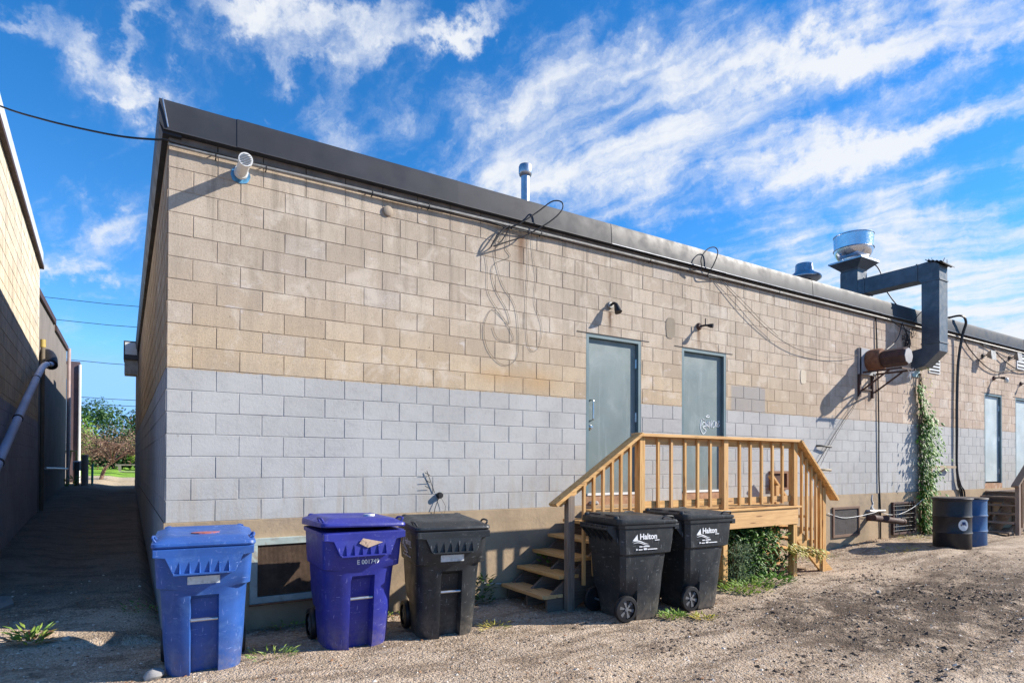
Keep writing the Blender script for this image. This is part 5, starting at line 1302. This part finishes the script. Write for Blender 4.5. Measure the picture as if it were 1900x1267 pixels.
MB().tube([(LX(9.3) + .06, 9.33, -.55), (LX(9.3) + .06, 9.33, 2.92)], .038, 10).build('pipe', mat('pipe_ochre', (.17, .14, .10), .7), o, smooth=True)
MB().tube([(LX(9.3) + .06, 9.33, 2.92), (LX(9.3) + .06, 9.33, 3.08)], .048, 10).build('cap', mat('yellow_paint', (.46, .35, .10), .6), o, smooth=True)
o = thing('flexible_duct', (-1.8, 6, 1.5), 'blue-grey flexible duct slanting up the left alley wall', 'duct')
mb = MB(); dp = smooth_path([(-1.60, 2.6, .42), (-1.60, 3.6, .86), (-1.60, 5.4, 1.65), (-1.66, 7.4, 2.28), (-1.75, 9.6, 2.62)], 8)
mb.tube(dp, .052, 12); mb.build('duct', mat('duct_blue', (.60, .66, .84), .5), o, smooth=True)
for k in range(3, len(dp) - 1, 8): MB().tube([dp[k], dp[k] + (dp[k + 1] - dp[k]).normalized() * .04], .06, 12).build('band', m_blkmet, o)
MB().tube(smooth_path([(-1.75, 9.55, 2.60), (-1.78, 9.75, 2.74), (-1.84, 9.95, 2.86), (-1.93, 10.1, 2.88), (-2.1, 10.2, 2.84)], 4), .12, 12).build('elbow', m_blkmet, o, smooth=True)
m_far = mat('far_stucco', (.21, .185, .165), .9, var=.1, vscale=2, bump=.3, bscale=20)
o = thing('neighbour_building', (-2.4, 13, -1.0), 'grey-brown stucco building with dark roof trim beyond the cream one', 'building', 'buildings across the alley')
mb = MB(); mb.rings([[(-1.98, 9.3, -1), (-2.13, 17.6, -1), (-9, 17.6, -1), (-9, 9.3, -1)], [(-1.98, 9.3, 4.05), (-2.13, 17.6, 4.25), (-9, 17.6, 4.25), (-9, 9.3, 4.05)]]); mb.build('wall', m_far, o)
mb = MB()
for (ya, yb) in ((9.3, 13.2), (13.4, 17.6)): mb.rings([[(-1.93 - (ya - 9.3) * .018 - q, ya, z) for q, z in ((0, 4.0), (0, 4.14), (.2, 4.28), (.2, 4.0))], [(-1.93 - (yb - 9.3) * .018 - q, yb, z + .12) for q, z in ((0, 4.0), (0, 4.14), (.2, 4.28), (.2, 4.0))]])
mb.build('roof_trim', mat('brown_trim', (.07, .04, .035), .7), o)
MB().tube([(-2.06, 17.55, -.4), (-2.06, 17.55, 4.2)], .05, 8).build('drain_pipe', mat('pinkish_pipe', (.40, .30, .28), .6), o)
MB().tube([(-1.93, 10.6, .42), (-1.97, 13, .40), (-2.03, 17.0, .36)], .028, 8).build('conduit', m_galv, o)
o = thing('neighbour_building', (-2.4, 20, -1.0), 'farthest brown building in the alley with tall dark windows', 'building', 'buildings across the alley')
MB().box(-9, -2.36, 17.7, 22.1, -1, 4.1).build('wall', m_far, o)
for y in (18.2, 19.6, 20.9):
    w_ = MB().box(-2.362, -2.31, y, y + 1.0, .9, 3.5).build('window', mat('blue_black', (.03, .05, .09), .25), o); sub('frame', MB().box(-2.36, -2.29, y - .06, y - .002, .84, 3.56), mat('pane_white', (.5, .55, .6), .4), w_)
MB().box(-6, -2.07, 22.1, 22.5, -1, 4.42).build('wing_wall', mat('purple_brown', (.13, .09, .10), .9, var=.1), o)
MB().tube([(-2.06, 22.05, -.4), (-2.06, 22.05, 4.3)], .045, 8).build('downspout', m_white, o)
o = thing('gas_meter', (-1.95, 19.5, -.3), 'small grey gas meter with yellowish pipes by the far left alley wall', 'meter')
MB().box(-2.08, -1.80, 19.5, 19.7, .28, .62).build('meter_case', m_galv, o, bevel=.03)
MB().tube([(-1.98, 19.6, .6), (-1.98, 19.6, .95), (-2.2, 19.6, .97)], .035, 8).build('pipe', mat('yellow_paint', (.46, .35, .10), .6), o); MB().tube([(-1.95, 19.6, .3), (-1.95, 19.6, -.3)], .035, 8).build('pipe', m_galv, o)
MB().tube([(-2.10, 17.9, .05), (-2.02, 18.0, .9), (-2.2, 18.0, .92)], .03, 8).build('pipe', mat('yellow_paint', (.46, .35, .10), .6), o)
def post(x, y, r_, h, m, label):
    z = ground_z(x, y); q = MB().lathe((x, y, z), [(0, -.1), (r_, -.1), (r_, h - .02), (r_ * .8, h), (0, h)], 12).build('fence_post', m, None, smooth=True, angle=35); tag(q, label, 'post', 'posts at the alley end')
post(-1.65, 18.1, .10, 1.02, wood('post_wood', (.34, .27, .20), (.24, .18, .13), 'Z', .3), 'thick round wooden post at the far end of the alley')
post(-1.86, 18.0, .07, .78, mat('post_dark', (.10, .08, .07), .9), 'thinner dark post left of the thick wooden one')
post(-1.47, 18.6, .035, .72, mat('post_green', (.08, .30, .22), .6), 'slim green metal post right of the thick wooden one')
weed(-2.0, 17.2, 'pale weeds at the foot of the far left alley wall', 90, .25, .30, f_weed, .12, .05)


# ------------------------------------------------------------------ trees at the end of the alley
def tree(x, y, h, cr, m_leaf, label, n=2600, trunk=.14, base=.35, lean=0.0, ls=.22, flat=.75, group=None, name='tree', twig=False):
    z = ground_z(x, y, False); o = thing(name, (x, y, z), label, 'tree', group)
    mb = MB(); top = Vector((x + lean, y, z + h * base))
    mb.tube(smooth_path([(x, y, z - .1), (x + lean * .3, y, z + h * base * .5), tuple(top)], 3), [trunk, trunk * .95, trunk * .9, trunk * .85, trunk * .8, trunk * .75, trunk * .7], 9)
    tips = []
    for k in range(11):
        a = random.random() * 6.28; rad = cr * random.uniform(.45, .95); e = Vector((x + lean + math.cos(a) * rad, y + math.sin(a) * rad, z + h * random.uniform(base + .12, .95)))
        mid = top.lerp(e, .5) + Vector((0, 0, rad * .12)); pts = smooth_path([top - Vector((0, 0, .1)), mid, e], 4); mb.tube(pts, [lerp(trunk * .5, .012, i / (len(pts) - 1)) for i in range(len(pts))], 6); tips += [mid, e, mid.lerp(e, .5)]
    if twig:
        for tp in tips:
            for j in range(16):
                d = Vector((rnd(1), rnd(1), rnd(.6))); mb.tube([tp, tp + d * .35, tp + d * .5 + Vector((rnd(.2), rnd(.2), rnd(.15)))], [.012, .008, .004], 4)
    mb.build('trunk', m_stem if not twig else mat('twig', (.24, .15, .11), .9), o)
    mb = MB()
    cl_ = [(Vector((x + lean + math.cos(a) * r_, y + math.sin(a) * r_, z + h * (base + .1) + (h * (1 - base - .12)) * q)), random.uniform(.24, .42) * cr) for a, r_, q in [(random.random() * 6.28, cr * .75 * math.sqrt(random.random()), random.random()) for _ in range(24)]]
    per = n // len(cl_)
    for c_, rad in cl_:
        for j in range(per):
            d = Vector((random.gauss(0, 1), random.gauss(0, 1), random.gauss(0, 1) * flat)).normalized() * rad * random.uniform(.55, 1.08)
            mb.leaf(c_ + d, (rnd(1), rnd(1), rnd(.7) - .2), d + Vector((0, 0, .4)), ls * random.uniform(.6, 1.2), ls * random.uniform(.4, .7))
    mb.build('crown', m_leaf, o)
    return o


tree(-1.55, 26.4, 2.15, 2.2, foliage_mat('leaf_dead', (.15, .12, .07), (.28, .19, .12), .1), 'small brown half-dead tree with a spreading twiggy crown beyond the alley', n=3000, trunk=.085, base=.40, lean=.45, ls=.10, twig=True, name='bare_tree')
gt = 'green trees in the park beyond the alley'
tree(-5.6, 47, 4.2, 3.6, foliage_mat('leaf_bright', (.13, .27, .035), (.26, .40, .06)), 'bright green tree at the left of the park beyond the alley', 8000, base=.10, ls=.26, group=gt)
tree(-9.5, 50, 4.4, 3.8, foliage_mat('leaf_bright2', (.10, .20, .03), (.20, .32, .05)), 'tall green tree half hidden by the far brown building', 6000, base=.12, ls=.26, group=gt)
tree(-2.0, 62, 5.2, 4.2, foliage_mat('leaf_deep', (.035, .09, .03), (.07, .15, .04)), 'dark green tree behind the twiggy tree', 8000, base=.10, ls=.30, group=gt)
tree(2.9, 60, 4.9, 4.2, foliage_mat('leaf_deep2', (.045, .10, .03), (.08, .17, .04)), 'dark green tree just left of the side wall corner', 8000, base=.10, ls=.30, group=gt)
tree(-7.0, 66, 5.3, 4.4, foliage_mat('leaf_deep3', (.03, .08, .03), (.06, .13, .04)), 'dark tree behind the bright green one', 7000, base=.10, ls=.30, group=gt)
tree(-4.6, 40, 2.6, 1.6, f_mid, 'low rounded young tree on the lawn', 1500, trunk=.06, base=.25, ls=.2, group=gt)
tree(.3, 40, 2.4, 1.3, foliage_mat('leaf_lime', (.25, .36, .05), (.40, .45, .08)), 'low lime green young tree near the side wall corner', 1200, trunk=.05, base=.3, ls=.18, group=gt)
mb = MB()
for k in range(420): 
    x = random.uniform(-26, 14); 
    for j in range(34): mb.leaf((x + rnd(2), 84 + rnd(3), .2 + random.random() * 4.6 * (0.8 + .25 * math.sin(x * .4))), (rnd(1), rnd(1), rnd(1)), (rnd(1), -1, .6), random.uniform(.5, .9), .5)
o = mb.build('woodland', foliage_mat('leaf_wood', (.03, .08, .025), (.08, .16, .04)), None); tag(o, 'dark far-off wood closing the park behind the trees', 'wood', kind='stuff')
o = thing('park_bench', (-.6, 52, -.1), 'low pale bench and table set on a strip of paving in the park', 'bench'); MB().box(-1.6, .6, 51.7, 52.1, .35, .45).build('seat', m_concrete, o); MB().box(-1.4, -1.2, 51.7, 52.1, -.2, .35).build('leg', m_concrete, o); MB().box(.2, .4, 51.7, 52.1, -.2, .35).build('leg', m_concrete, o)
mb = MB(); mb.add([(-3.5, 47.5, -.10), (3.5, 46.5, -.10), (4, 49, -.09), (-3.2, 50, -.09)], [(0, 1, 2, 3)]); o = mb.build('park_path', mat('pale_paving', (.45, .40, .32), .9), None); tag(o, None, kind='structure')
# power lines
for (za, zb, lab) in ((12.9, 12.15, 'topmost thin overhead line crossing the gap above the alley'), (11.3, 10.6, 'second thin overhead line above the alley'), (8.4, 7.75, 'third overhead line, above the far building top'), (5.65, 5.15, 'upper of the two low overhead lines over the trees'), (5.15, 4.70, 'lower of the two low overhead lines over the trees')):
    sl_ = (zb - za) / 6.3; pts = [(x, 50.5 - (x + 6.3) * .63, za + sl_ * (x + 6.3) + .004 * (x + 3) ** 2) for x in range(-30, 22, 4)]
    o = MB().tube(pts, .022, 5).build('power_line', m_blkmet, None); tag(o, lab, 'power line', 'power lines beyond the alley')
bpy.data.objects.remove(ZERO)
